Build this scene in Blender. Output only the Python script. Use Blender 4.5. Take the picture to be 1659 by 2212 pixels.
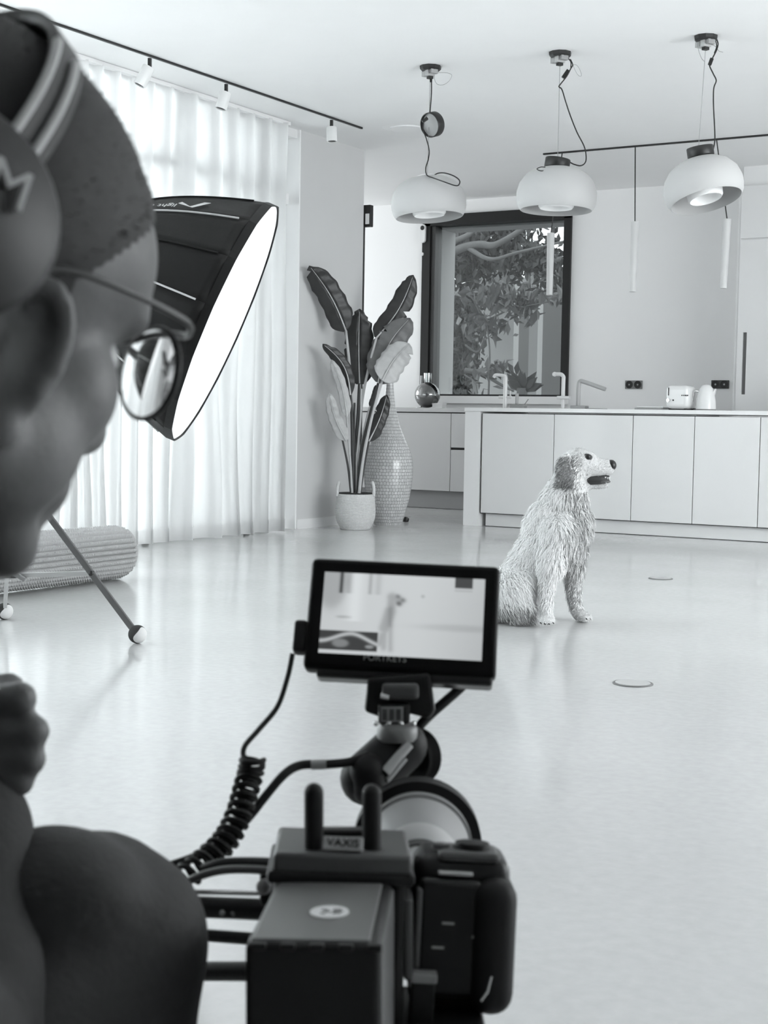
import bpy, bmesh, math, random
import numpy as np
from mathutils import Vector, Matrix, Euler

# ------------------------------------------------------------------ scene, camera, world, light
for o in list(bpy.data.objects):
    bpy.data.objects.remove(o)
scene = bpy.context.scene
COL = scene.collection
rnd = random.Random(7)
nrng = np.random.default_rng(7)

FPX, CX, CY, EYE = 3143.0, 829.5, 1106.0, 0.83
YAW, PITCH, ROLL = math.radians(30.7), math.radians(3.72), math.radians(0.95)
_f = Vector((-math.sin(YAW) * math.cos(PITCH), math.cos(YAW) * math.cos(PITCH), -math.sin(PITCH)))
_r = Vector((math.cos(YAW), math.sin(YAW), 0))
_u = _r.cross(_f)
CI = _r * math.cos(ROLL) + _u * math.sin(ROLL)
CJ = -_r * math.sin(ROLL) + _u * math.cos(ROLL)
CF = _f
ORG = Vector((0, 0, EYE))

cam_data = bpy.data.cameras.new('camera')
cam = bpy.data.objects.new('camera', cam_data)
COL.objects.link(cam)
cam.matrix_world = Matrix(((CI.x, CJ.x, -CF.x, 0), (CI.y, CJ.y, -CF.y, 0), (CI.z, CJ.z, -CF.z, EYE), (0, 0, 0, 1)))
cam_data.sensor_fit = 'VERTICAL'
cam_data.sensor_height = 36.0
cam_data.sensor_width = 27.0
cam_data.lens = FPX / 2212.0 * 36.0
cam_data.clip_start = 0.05
cam_data.clip_end = 200
cam_data.dof.use_dof = True
cam_data.dof.focus_distance = 6.5
cam_data.dof.aperture_fstop = 17.0
scene.camera = cam

scene.view_settings.view_transform = 'Standard'
scene.view_settings.look = 'None'
scene.view_settings.gamma = 1.0
scene.view_settings.use_curve_mapping = False
scene.view_settings.exposure = 1.25
scene.cycles.max_bounces = 10
scene.cycles.diffuse_bounces = 6
scene.cycles.transparent_max_bounces = 16
scene.cycles.sample_clamp_indirect = 6.0
scene.cycles.caustics_reflective = False
scene.cycles.caustics_refractive = False
try:
    scene.cycles.use_denoising = True
    scene.cycles.denoiser = 'OPENIMAGEDENOISE'
except Exception:
    pass

TINT = (0.955, 1.0, 1.018)
world = bpy.data.worlds.new('overcast_sky')
scene.world = world
world.use_nodes = True
bg = world.node_tree.nodes['Background']
bg.inputs[0].default_value = (TINT[0], TINT[1], TINT[2], 1)
bg.inputs[1].default_value = 0.95


def area_light(name, loc, direction, sx, sy, power):
    l = bpy.data.lights.new(name, 'AREA')
    l.shape = 'RECTANGLE'
    l.size, l.size_y = sx, sy
    l.energy = power
    l.color = TINT
    o = bpy.data.objects.new(name, l)
    COL.objects.link(o)
    o.location = loc
    o.rotation_euler = Vector(direction).to_track_quat('-Z', 'Y').to_euler()
    return o


area_light('daylight_at_curtain_window', (-10.0, 1.6, 2.3), (4.0, 4.4, -0.7), 6.0, 3.0, 2350)
area_light('fill_at_right_wall', (2.9, 6.0, 1.6), (-1, 0, -0.1), 7.0, 2.4, 150)  # added fill lamp at an unseen opening in the right wall
area_light('fill_at_kitchen_side', (-10.75, 11.0, 1.6), (1, 0, 0.05), 2.2, 2.0, 34)  # added lamp off to the left, brightens the kitchen; no source seen there

# ------------------------------------------------------------------ helpers


def at(px, py, d):
    """point at camera depth d (m) for a photograph pixel"""
    return ORG + (CF + CI * ((px - CX) / FPX) - CJ * ((py - CY) / FPX)) * d


def on(px, py, axis, val):
    d = CF + CI * ((px - CX) / FPX) - CJ * ((py - CY) / FPX)
    t = (val - ORG[axis]) / d[axis]
    return ORG + d * t


def depth(p):
    return (Vector(p) - ORG).dot(CF)


def CM(px, py, d, rx=0, ry=0, rz=0):
    """frame at a point: x right, y away from the camera, z up, then turned"""
    p = at(px, py, d)
    B = Matrix(((CI.x, CF.x, CJ.x, p.x), (CI.y, CF.y, CJ.y, p.y), (CI.z, CF.z, CJ.z, p.z), (0, 0, 0, 1)))
    return B @ Euler((math.radians(rx), math.radians(ry), math.radians(rz))).to_matrix().to_4x4()


def TR(loc, rx=0, ry=0, rz=0):
    return Matrix.Translation(Vector(loc)) @ Euler((math.radians(rx), math.radians(ry), math.radians(rz))).to_matrix().to_4x4()


def frame_to(p0, p1, up=(0, 0, 1)):
    """matrix whose z runs p0->p1"""
    p0, p1 = Vector(p0), Vector(p1)
    z = (p1 - p0).normalized()
    x = Vector(up).cross(z)
    if x.length < 1e-5:
        x = Vector((1, 0, 0)).cross(z)
    x.normalize()
    y = z.cross(x)
    return Matrix(((x.x, y.x, z.x, p0.x), (x.y, y.y, z.y, p0.y), (x.z, y.z, z.z, p0.z), (0, 0, 0, 1)))


MATS = {}


def mat(name, v, rough=0.5, metal=0.0, spec=0.5, noise=0.0, nscale=40.0, bump=0.0, bscale=120.0, coat=0.0, emit=0.0, alpha=1.0, trans=0.0, ior=1.45):
    if name in MATS:
        return MATS[name]
    m = bpy.data.materials.new(name)
    m.use_nodes = True
    nt = m.node_tree
    b = nt.nodes['Principled BSDF']
    c = v if isinstance(v, tuple) else (v, v, v)
    b.inputs['Base Color'].default_value = (*c, 1)
    b.inputs['Roughness'].default_value = rough
    b.inputs['Metallic'].default_value = metal
    b.inputs['Specular IOR Level'].default_value = spec
    b.inputs['Coat Weight'].default_value = coat
    b.inputs['IOR'].default_value = ior
    b.inputs['Transmission Weight'].default_value = trans
    if emit:
        b.inputs['Emission Color'].default_value = (*c, 1)
        b.inputs['Emission Strength'].default_value = emit
    tc = None
    if noise or bump:
        tc = nt.nodes.new('ShaderNodeTexCoord')
    if noise:
        n = nt.nodes.new('ShaderNodeTexNoise')
        n.inputs['Scale'].default_value = nscale
        n.inputs['Detail'].default_value = 5
        nt.links.new(tc.outputs['Object'], n.inputs['Vector'])
        r = nt.nodes.new('ShaderNodeMapRange')
        r.inputs['To Min'].default_value = 1 - noise
        r.inputs['To Max'].default_value = 1 + noise
        nt.links.new(n.outputs['Fac'], r.inputs['Value'])
        mx = nt.nodes.new('ShaderNodeVectorMath')
        mx.operation = 'SCALE'
        mx.inputs[0].default_value = c
        nt.links.new(r.outputs[0], mx.inputs['Scale'])
        nt.links.new(mx.outputs[0], b.inputs['Base Color'])
    if bump:
        n2 = nt.nodes.new('ShaderNodeTexNoise')
        n2.inputs['Scale'].default_value = bscale
        n2.inputs['Detail'].default_value = 3
        nt.links.new(tc.outputs['Object'], n2.inputs['Vector'])
        bp = nt.nodes.new('ShaderNodeBump')
        bp.inputs['Strength'].default_value = bump
        bp.inputs['Distance'].default_value = 0.01
        nt.links.new(n2.outputs['Fac'], bp.inputs['Height'])
        nt.links.new(bp.outputs[0], b.inputs['Normal'])
    MATS[name] = m
    return m


class MB:
    """collects shapes, then links them as one mesh object"""

    def __init__(self, M=None):
        self.v, self.f, self.uv = [], [], None
        self.M = M or Matrix.Identity(4)

    def add(self, vs, fs, M=None):
        n = len(self.v)
        T = self.M @ M if M is not None else self.M
        self.v += [T @ Vector(p) for p in vs]
        self.f += [[i + n for i in q] for q in fs]
        return self

    def box(self, lo, hi, M=None):
        x0, y0, z0 = lo
        x1, y1, z1 = hi
        return self.add([(x0, y0, z0), (x1, y0, z0), (x1, y1, z0), (x0, y1, z0), (x0, y0, z1), (x1, y0, z1), (x1, y1, z1), (x0, y1, z1)],
                        [(0, 3, 2, 1), (4, 5, 6, 7), (0, 1, 5, 4), (1, 2, 6, 5), (2, 3, 7, 6), (3, 0, 4, 7)], M)

    def tube(self, pts, r, n=8, caps=True):
        """r: number or list"""
        pts = [Vector(p) for p in pts]
        k = len(pts)
        rs = r if isinstance(r, (list, tuple)) else [r] * k
        vs, fs = [], []
        t = (pts[1] - pts[0]).normalized()
        a = Vector((0, 0, 1)) if abs(t.z) < 0.9 else Vector((1, 0, 0))
        nrm = t.cross(a).normalized()
        for i, p in enumerate(pts):
            t2 = (pts[min(i + 1, k - 1)] - pts[max(i - 1, 0)])
            t2 = t2.normalized() if t2.length > 1e-9 else t
            nrm = (nrm - t2 * nrm.dot(t2))
            nrm = nrm.normalized() if nrm.length > 1e-6 else t2.orthogonal().normalized()
            b = t2.cross(nrm)
            for j in range(n):
                an = 2 * math.pi * j / n
                vs.append(p + (nrm * math.cos(an) + b * math.sin(an)) * rs[i])
        for i in range(k - 1):
            for j in range(n):
                fs.append((i * n + j, i * n + (j + 1) % n, (i + 1) * n + (j + 1) % n, (i + 1) * n + j))
        if caps:
            fs.append(tuple(range(n))[::-1])
            fs.append(tuple((k - 1) * n + j for j in range(n)))
        return self.add(vs, fs)

    def lathe(self, prof, n=24, M=None, closed=False, arc=(0, 2 * math.pi)):
        """prof: list of (r, z)"""
        full = abs(arc[1] - arc[0] - 2 * math.pi) < 1e-6
        m = n if full else n + 1
        vs, fs = [], []
        for (r, z) in prof:
            for j in range(m):
                an = arc[0] + (arc[1] - arc[0]) * j / n
                vs.append((r * math.cos(an), r * math.sin(an), z))
        k = len(prof)
        for i in range(k if closed else k - 1):
            i2 = (i + 1) % k
            for j in range(n):
                j2 = (j + 1) % m
                fs.append((i * m + j, i * m + j2, i2 * m + j2, i2 * m + j))
        if not closed and full:
            if prof[0][0] > 1e-6:
                fs.append(tuple(range(m))[::-1])
            if prof[-1][0] > 1e-6:
                fs.append(tuple((k - 1) * m + j for j in range(m)))
        return self.add(vs, fs, M)

    def ball(self, c, rad, M=None, nu=20, nv=12):
        rad = rad if isinstance(rad, (tuple, list)) else (rad,) * 3
        vs, fs = [(0, 0, -1)], []
        for i in range(1, nv):
            a = -math.pi / 2 + math.pi * i / nv
            for j in range(nu):
                b = 2 * math.pi * j / nu
                vs.append((math.cos(a) * math.cos(b), math.cos(a) * math.sin(b), math.sin(a)))
        vs.append((0, 0, 1))
        for j in range(nu):
            fs.append((0, 1 + (j + 1) % nu, 1 + j))
            fs.append((len(vs) - 1, 1 + (nv - 2) * nu + j, 1 + (nv - 2) * nu + (j + 1) % nu))
        for i in range(nv - 2):
            for j in range(nu):
                a0 = 1 + i * nu
                fs.append((a0 + j, a0 + (j + 1) % nu, a0 + nu + (j + 1) % nu, a0 + nu + j))
        T = Matrix.Translation(Vector(c)) @ (M if M is not None else Matrix.Identity(4)) @ Matrix.Diagonal((*rad, 1))
        return self.add(vs, fs, T)

    def cap(self, p0, p1, r0, r1, n=16):
        """tapered capsule"""
        self.tube([p0, p1], [r0, r1], n)
        self.ball(p0, r0, nu=n, nv=10)
        self.ball(p1, r1, nu=n, nv=10)
        return self

    def prism(self, poly, t, M=None):
        """poly in local xz, thickness t along y"""
        k = len(poly)
        vs = [(x, 0, z) for x, z in poly] + [(x, t, z) for x, z in poly]
        fs = [tuple(range(k)), tuple(range(k, 2 * k))[::-1]]
        fs += [(i, i + k, (i + 1) % k + k, (i + 1) % k) for i in range(k)]
        return self.add(vs, fs, M)

    def build(self, name, m, parent=None, smooth=False, bevel=0.0, bseg=2, subsurf=0, solid=0.0):
        off = Vector(parent['_o']) if parent is not None and '_o' in parent else Vector((0, 0, 0))
        me = bpy.data.meshes.new(name)
        me.from_pydata([tuple(p - off) for p in self.v], [], self.f)
        me.update()
        bm = bmesh.new()
        bm.from_mesh(me)
        bmesh.ops.recalc_face_normals(bm, faces=bm.faces)
        bm.to_mesh(me)
        bm.free()
        if smooth:
            me.polygons.foreach_set('use_smooth', [True] * len(me.polygons))
            try:
                me.set_sharp_from_angle(angle=math.radians(50))
            except Exception:
                pass
        o = bpy.data.objects.new(name, me)
        COL.objects.link(o)
        if m:
            me.materials.append(m)
        if parent is not None:
            o.parent = parent
        o['_o'] = tuple(off)
        if solid:
            md = o.modifiers.new('solidify', 'SOLIDIFY')
            md.thickness = solid
            md.offset = 0
        if bevel:
            md = o.modifiers.new('bevel', 'BEVEL')
            md.width = bevel
            md.segments = bseg
            md.limit_method = 'ANGLE'
            md.angle_limit = math.radians(40)
        if subsurf:
            md = o.modifiers.new('subsurf', 'SUBSURF')
            md.levels = subsurf
            md.render_levels = subsurf
        return o


def tag(o, label=None, cat=None, group=None, kind=None):
    if label:
        o['label'] = label
    if cat:
        o['category'] = cat
    if group:
        o['group'] = group
    if kind:
        o['kind'] = kind
    return o


def thing(name, label, cat, loc=(0, 0, 0), group=None):
    o = bpy.data.objects.new(name, None)
    COL.objects.link(o)
    o.location = Vector(loc)
    o.empty_display_size = 0.05
    o['_o'] = tuple(Vector(loc))
    return tag(o, label, cat, group)


def text(name, s, size, M, m, parent, extrude=0.0003, align='CENTER'):
    cu = bpy.data.curves.new(name, 'FONT')
    cu.body = s
    cu.size = size
    cu.extrude = extrude
    cu.align_x = align
    cu.align_y = 'CENTER'
    tmp = bpy.data.objects.new(name, cu)
    COL.objects.link(tmp)
    dg = bpy.context.evaluated_depsgraph_get()
    tm = bpy.data.meshes.new_from_object(tmp.evaluated_get(dg))
    bpy.data.objects.remove(tmp)
    tm.materials.clear()
    tm.materials.append(m)
    o = bpy.data.objects.new(name, tm)
    COL.objects.link(o)
    off = Vector(parent['_o'])
    o.parent = parent
    o.matrix_local = Matrix.Translation(-off) @ M
    return o


def spline(pts, n=8):
    """Catmull-Rom through points"""
    P = [Vector(p) for p in pts]
    P = [P[0] * 2 - P[1]] + P + [P[-1] * 2 - P[-2]]
    out = []
    for i in range(1, len(P) - 2):
        for k in range(n):
            t = k / n
            a, b, c, d = P[i - 1], P[i], P[i + 1], P[i + 2]
            out.append(0.5 * ((2 * b) + (c - a) * t + (2 * a - 5 * b + 4 * c - d) * t * t + (3 * b - a - 3 * c + d) * t ** 3))
    out.append(P[-2].copy())
    return out


def fuse(mb, voxel, iters, factor=0.5):
    """one continuous surface from overlapping closed shapes: returns an MB"""
    me = bpy.data.meshes.new('tmp')
    me.from_pydata([tuple(p) for p in mb.v], [], mb.f)
    me.update()
    bm = bmesh.new(); bm.from_mesh(me)
    bmesh.ops.recalc_face_normals(bm, faces=bm.faces)
    bm.to_mesh(me); bm.free()
    o = bpy.data.objects.new('tmp', me)
    COL.objects.link(o)
    md = o.modifiers.new('r', 'REMESH')
    md.mode = 'VOXEL'
    md.voxel_size = voxel
    if iters:
        sm = o.modifiers.new('s', 'SMOOTH')
        sm.iterations = iters
        sm.factor = factor
    dg = bpy.context.evaluated_depsgraph_get()
    ev = o.evaluated_get(dg)
    m2 = bpy.data.meshes.new_from_object(ev)
    out = MB()
    out.v = [v.co.copy() for v in m2.vertices]
    out.f = [list(p.vertices) for p in m2.polygons]
    bpy.data.objects.remove(o)
    bpy.data.meshes.remove(me)
    bpy.data.meshes.remove(m2)
    return out


def struct(mb, name, m, **k):
    return tag(mb.build(name, m, **k), kind='structure')

# ------------------------------------------------------------------ materials of the room
CEIL = 2.89
M_wall = mat('painted_plaster', 0.80, 0.75, noise=0.02, nscale=6)
M_ceil = mat('ceiling_paint', 0.88, 0.85, noise=0.015, nscale=5)
M_trim = mat('white_lacquer', 0.84, 0.4)
M_dark = mat('anthracite_metal', 0.022, 0.45, spec=.3)
M_black = mat('black_plastic', 0.018, 0.42)
M_chrome = mat('chrome', 0.75, 0.12, metal=1.0)
M_white = mat('white_enamel', 0.82, 0.35)
M_steel = mat('grey_steel', 0.35, 0.35, metal=0.6)


def floor_material():
    m = bpy.data.materials.new('polished_concrete')
    m.use_nodes = True
    nt = m.node_tree
    b = nt.nodes['Principled BSDF']
    tc = nt.nodes.new('ShaderNodeTexCoord')
    n1 = nt.nodes.new('ShaderNodeTexNoise'); n1.inputs['Scale'].default_value = 1.1; n1.inputs['Detail'].default_value = 8
    n2 = nt.nodes.new('ShaderNodeTexNoise'); n2.inputs['Scale'].default_value = 35; n2.inputs['Detail'].default_value = 6
    nt.links.new(tc.outputs['Object'], n1.inputs['Vector'])
    nt.links.new(tc.outputs['Object'], n2.inputs['Vector'])
    add = nt.nodes.new('ShaderNodeMath'); add.operation = 'ADD'
    nt.links.new(n1.outputs['Fac'], add.inputs[0]); nt.links.new(n2.outputs['Fac'], add.inputs[1])
    mr = nt.nodes.new('ShaderNodeMapRange')
    mr.inputs['From Min'].default_value = 0.6; mr.inputs['From Max'].default_value = 1.4
    mr.inputs['To Min'].default_value = 0.50; mr.inputs['To Max'].default_value = 0.58
    nt.links.new(add.outputs[0], mr.inputs['Value'])
    nt.links.new(mr.outputs[0], b.inputs['Base Color'])
    r2 = nt.nodes.new('ShaderNodeMapRange')
    r2.inputs['To Min'].default_value = 0.08; r2.inputs['To Max'].default_value = 0.20
    nt.links.new(n1.outputs['Fac'], r2.inputs['Value'])
    nt.links.new(r2.outputs[0], b.inputs['Roughness'])
    bp = nt.nodes.new('ShaderNodeBump'); bp.inputs['Strength'].default_value = 0.03; bp.inputs['Distance'].default_value = 0.01
    nt.links.new(n2.outputs['Fac'], bp.inputs['Height'])
    nt.links.new(bp.outputs[0], b.inputs['Normal'])
    b.inputs['Specular IOR Level'].default_value = 0.95
    return m


def sheer_material():
    m = bpy.data.materials.new('sheer_voile')
    m.use_nodes = True
    nt = m.node_tree
    nt.nodes.clear()
    out = nt.nodes.new('ShaderNodeOutputMaterial')
    d = nt.nodes.new('ShaderNodeBsdfDiffuse'); d.inputs[0].default_value = (0.85, 0.85, 0.85, 1)
    t = nt.nodes.new('ShaderNodeBsdfTranslucent'); t.inputs[0].default_value = (0.74, 0.74, 0.74, 1)
    p = nt.nodes.new('ShaderNodeBsdfTransparent')
    m1 = nt.nodes.new('ShaderNodeMixShader'); m1.inputs[0].default_value = 0.55
    m2 = nt.nodes.new('ShaderNodeMixShader'); m2.inputs[0].default_value = 0.10
    nt.links.new(d.outputs[0], m1.inputs[1]); nt.links.new(t.outputs[0], m1.inputs[2])
    nt.links.new(m1.outputs[0], m2.inputs[1]); nt.links.new(p.outputs[0], m2.inputs[2])
    nt.links.new(m2.outputs[0], out.inputs[0])
    return m


def glass_material(name, mixv=0.9, rough=0.0):
    """thin pane: mostly clear, with a mirror share"""
    m = bpy.data.materials.new(name)
    m.use_nodes = True
    nt = m.node_tree
    nt.nodes.clear()
    out = nt.nodes.new('ShaderNodeOutputMaterial')
    p = nt.nodes.new('ShaderNodeBsdfTransparent'); p.inputs[0].default_value = (0.93, 0.95, 0.95, 1)
    g = nt.nodes.new('ShaderNodeBsdfGlossy'); g.inputs['Roughness'].default_value = rough
    fr = nt.nodes.new('ShaderNodeFresnel'); fr.inputs[0].default_value = 1.5
    ad = nt.nodes.new('ShaderNodeMath'); ad.operation = 'ADD'; ad.inputs[1].default_value = 1 - mixv
    nt.links.new(fr.outputs[0], ad.inputs[0])
    mx = nt.nodes.new('ShaderNodeMixShader')
    nt.links.new(ad.outputs[0], mx.inputs[0])
    nt.links.new(p.outputs[0], mx.inputs[1]); nt.links.new(g.outputs[0], mx.inputs[2])
    nt.links.new(mx.outputs[0], out.inputs[0])
    return m


M_floor = floor_material()
M_sheer = sheer_material()
M_pane = glass_material('window_glass', 0.995)

# ------------------------------------------------------------------ room shell
XL, XR, YB, YF = -6.0, 2.6, -3.0, 12.3      # curtain wall, right side, back, kitchen wall
XK = -10.5                                    # kitchen runs further left behind the pillar
struct(MB().box((XK - .2, YB, -0.2), (XR + .2, YF + .3, 0)), 'floor', M_floor)
struct(MB().box((XK - .2, YB, CEIL), (XR + .2, YF + .3, CEIL + 0.2)), 'ceiling', M_ceil)
# left wall: window opening from y 1.0 to 8.78, then the pillar
b = MB()
b.box((XL - .25, YB, 0), (XL, 1.0, CEIL))
struct(b, 'wall_left', M_wall)
struct(MB().box((XL - .28, 8.84, 0), (XL, 9.72, CEIL)), 'wall_pillar', mat('pillar_plaster', 0.62, 0.8, noise=0.02, nscale=5))
struct(MB().box((XL - .3, 1.0, CEIL - .06), (XL - .02, 8.84, CEIL)), 'trim_1', M_trim)
struct(MB().box((XK, 8.78 + .9, 0), (XL - .28, 9.72, CEIL)), 'wall_side', M_wall)
b = MB().box((XK - .2, 9.0, 0), (XK, 9.9, CEIL)); b.box((XK - .2, 12.1, 0), (XK, YF, CEIL)); b.box((XK - .2, 9.9, 0), (XK, 12.1, 1.0)); b.box((XK - .2, 9.9, 2.65), (XK, 12.1, CEIL))  # side opening is added, unseen, to let the kitchen fill lamp in
struct(b, 'wall_kitchen', M_wall)
struct(MB().box((XL - .26, 8.825, 0), (XL + .002, 8.84, CEIL)), 'trim_5', mat('lit_pillar_side', .92, .5))  # white strip puts window light into the colour of the pillar's side
# kitchen back wall with window opening
WX0, WX1 = on(918, 700, 1, YF).x, on(1229, 700, 1, YF).x
WZ0, WZ1 = 1.05, 2.76
b = MB()
b.box((XK - .2, YF, 0), (WX0, YF + .3, CEIL))
b.box((WX1, YF, 0), (XR + .2, YF + .3, CEIL))
b.box((WX0, YF, 0), (WX1, YF + .3, WZ0))
b.box((WX0, YF, WZ1), (WX1, YF + .3, CEIL))
struct(b, 'wall_back', mat('kitchen_wall_white', .90, .6))
# right wall with an added, unseen opening for the fill lamp
b = MB()
b.box((XR, YB, 0), (XR + .2, 3.4, CEIL)); b.box((XR, 8.6, 0), (XR + .2, YF, CEIL))
b.box((XR, 3.4, 2.6), (XR + .2, 8.6, CEIL)); b.box((XR, 3.4, 0), (XR + .2, 8.6, .4))
struct(b, 'wall_right', M_wall)
struct(MB().box((XK - .2, YB - .2, 0), (XR + .2, YB, CEIL)), 'wall_front', mat('dark_wall', 0.22, 0.8))
b = MB().box((XL, 8.84, 0), (XL + .012, 9.72, .07))
struct(b, 'baseboard_left', M_wall)

# curtain-side window: frame, mullions, transom
w = tag(MB().box((XL - .16, 1.0, 0), (XL - .1, 1.06, CEIL)).build('window_1', M_trim), kind='structure')
for k in range(7):
    y = 1.75 + k * 1.1
    MB().box((XL - .16, y - .035, 0), (XL - .09, y + .035, CEIL)).build('mullion', M_trim, w)
MB().box((XL - .16, 1.0, 2.36), (XL - .09, 8.84, 2.44)).build('transom', M_trim, w)
MB().box((XL - .16, 1.0, 0), (XL - .09, 8.84, 0.07)).build('sill', M_trim, w)
MB().box((XL - .125, 1.0, 0.05), (XL - .118, 8.9, CEIL - .05)).build('pane', M_pane, w)

# kitchen window: dark frame, sill, glass
w2 = tag(MB().box((WX0 - .01, YF - .03, WZ1 - .10), (WX1 + .01, YF + .10, WZ1)).build('window_2', M_dark), kind='structure')
MB().box((WX0 - .03, YF - .03, WZ0 - .1), (WX0 + .055, YF + .10, WZ1)).build('frame', M_dark, w2)
MB().box((WX0 + .06, YF - .005, WZ0), (WX0 + .10, YF + .12, WZ1 - .1)).build('frame', mat('frame_inner', 0.05, .4), w2)
MB().box((WX1 - .06, YF - .03, WZ0), (WX1 + .01, YF + .10, WZ1)).build('frame', M_dark, w2)
MB().box((WX0 + .06, YF - .02, WZ0 - .005), (WX1 - .06, YF + .10, WZ0 + .012)).build('frame', M_dark, w2)
MB().box((WX0 + .05, YF + .06, WZ0), (WX1 - .05, YF + .066, WZ1 - .08)).build('pane', M_pane, w2)
MB().box((WX0 + .06, YF - .06, WZ0 - .075), (WX1 + .01, YF, WZ0 - .005)).build('sill', M_trim, w2)
# white outer reveal
b = MB()
b.box((WX0 + .06, YF + .12, WZ0 - .2), (WX0 + .1, YF + .40, WZ1 + .3))
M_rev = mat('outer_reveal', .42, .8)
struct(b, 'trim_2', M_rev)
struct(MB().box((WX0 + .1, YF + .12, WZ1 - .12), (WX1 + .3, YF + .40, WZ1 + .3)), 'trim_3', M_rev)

# floor joints
for k, (x0, y0, x1, y1) in enumerate(((-5.9, 8.15, 2.5, 8.15), (-3.0, -2.9, -3.0, 8.1))):
    pass

# ------------------------------------------------------------------ sheer curtain
def curtain(name, y0, y1, x, z0, z1, label, seed):
    rr = random.Random(seed)
    ny, nz = 620, 26
    ph, xs = 0.0, []
    amp = []
    for i in range(ny + 1):
        y = y0 + (y1 - y0) * i / ny
        ph += (y1 - y0) / ny / (0.185 * (1 + 0.28 * math.sin(y * 3.1 + seed) + 0.16 * math.sin(y * 7.7))) * 2 * math.pi
        xs.append(ph)
        amp.append(0.052 * (1 + 0.35 * math.sin(y * 2.3 + 1) + .2 * math.sin(y * 5.9)))
    vs, fs = [], []
    for k in range(nz + 1):
        t = k / nz
        z = z0 + (z1 - z0) * t
        for i in range(ny + 1):
            y = y0 + (y1 - y0) * i / ny
            s = math.sin(xs[i] + 0.30 * math.sin(2.0 * z + i * .02))
            fold = (abs(s) ** 0.7) * (1 if s > 0 else -1)
            a = amp[i] * (1.0 - 0.35 * t)
            vs.append((x + a * fold + .012 * math.sin(5 * y + 3 * z), y + .034 * math.cos(xs[i]) * (1 - .5 * t) + .012 * math.sin(3.3 * z + y * 9) * (1 - t), z))
    for k in range(nz):
        for i in range(ny):
            a = k * (ny + 1) + i
            fs.append((a, a + 1, a + ny + 2, a + ny + 1))
    root = thing(name, label, 'curtain', (x, (y0 + y1) / 2, z0))
    MB().add(vs, fs).build('curtain_fabric', M_sheer, root, smooth=True)
    # hem: doubled cloth along the bottom edge
    hv, hf = [], []
    for k in range(4):
        for i in range(ny + 1):
            v = vs[i]; t = k / 3
            u = vs[(ny + 1) + i]
            hv.append((v[0] + (u[0] - v[0]) * t + .004, v[1] + (u[1] - v[1]) * t, z0 + 0.09 * t))
    for k in range(3):
        for i in range(ny):
            a = k * (ny + 1) + i
            hf.append((a, a + 1, a + ny + 2, a + ny + 1))
    MB().add(hv, hf).build('hem', M_sheer, root, smooth=True)
    MB().box((x - .02, y0, z1 - .005), (x + .02, y1, z1 + .02)).build('curtain_rail', M_trim, root)
    return root


curtain('sheer_curtain', 1.1, 8.56, XL + .085, 0.012, CEIL - .022, 'long white sheer curtain hanging in folds along the window wall', 3)

# ------------------------------------------------------------------ ceiling track with spotlights (curtain side)
TX = -5.55
t = thing('ceiling_track', 'long thin black lighting track on ceiling beside the curtain', 'track light', (TX, 6, CEIL))
MB().box((TX - .007, 1.5, CEIL - .012), (TX + .007, 8.95, CEIL)).build('track_rail', M_black, t)
SPOTS = [(317, 127, 303, 181, 'cylindrical white spotlight at the curtain track end closest to the head'),
         (489, 182, 478, 232, 'cylindrical white track spotlight in the middle, tilted, dark lens showing'),
         (728, 258, 717, 303, 'cylindrical white track spotlight at the far end near the pillar')]
for (ax, ay, bx, by, lab) in SPOTS:
    p = on(ax, ay, 2, CEIL - .02)
    p.x = TX
    d = depth(p)
    s = thing('track_spotlight', lab, 'spotlight', p, 'spotlights on the curtain track')
    MB().tube([p, p + Vector((0, 0, -.05))], .012, 10).build('bracket', M_black, s)
    p0 = p + Vector((0, 0, -.04))
    q = at(bx, by, d)
    ax_ = (q - p0).normalized()
    L = (q - p0).length
    F = frame_to(p0 + ax_ * .01, q)
    MB(F).lathe([(0.0, 0), (.034, 0), (.036, .004), (.036, L), (.031, L), (.031, L - .02), (0, L - .02)], 20).build('lamp_body', M_white, s, smooth=True)
    MB(F).lathe([(.0, L - .018), (.029, L - .018), (.029, L - .006), (0, L - .006)], 16).build('lens', M_black, s)
p = on(47, 44, 2, CEIL - .02); p.x = TX
s = thing('track_adapter', 'tiny black clip under the curtain track by the headphones', 'track clip', p)
MB().box((p.x - .012, p.y - .02, p.z - .035), (p.x + .012, p.y + .02, p.z + .002)).build('clip', M_black, s)

# round ceiling diffuser and small dark ceiling sensor
p = on(880, 276, 2, CEIL)
o = MB(TR(p)).lathe([(0, -.012), (.12, -.012), (.125, -.004), (.17, -.003), (.178, 0), (0, 0)], 40).build('ceiling_vent', M_trim, smooth=True)
tag(o, 'flat round white ceiling vent behind the hanging black disc', 'vent')
p = on(1407, 388, 1, YF)
s = thing('wall_hook', 'small dark wedge fitting high on the kitchen wall', 'fitting', p)
MB().prism([(-.045, .012), (.03, .016), (.032, -.008), (-.01, -.012)], -.03, TR(p)).build('wedge', M_black, s)

# dark control box and black cable strip at the pillar corner
p0 = on(793, 466, 1, 10.2)
s = thing('wall_intercom', 'dark box with white insert high beside the grey pillar', 'intercom', p0)
pw = on(801, 443, 1, 11.0)
yy = 9.735
def ppil(px, py): return on(px, py, 1, yy)
a, c = ppil(785.5, 443), ppil(799, 489)
MB().box((XL - .03, yy, c.z), (c.x, yy + .05, a.z)).build('box_body', M_dark, s, bevel=.004)
a, c = ppil(790.5, 462), ppil(797.5, 484)
MB().box((a.x, yy - .008, c.z), (c.x, yy + .01, a.z)).build('insert', M_white, s)
a, c = ppil(785.5, 489), ppil(789, 900)
MB().box((a.x - .03, yy, .0), (a.x + .002, yy + .02, a.z)).build('cable_strip', M_black, s)

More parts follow.
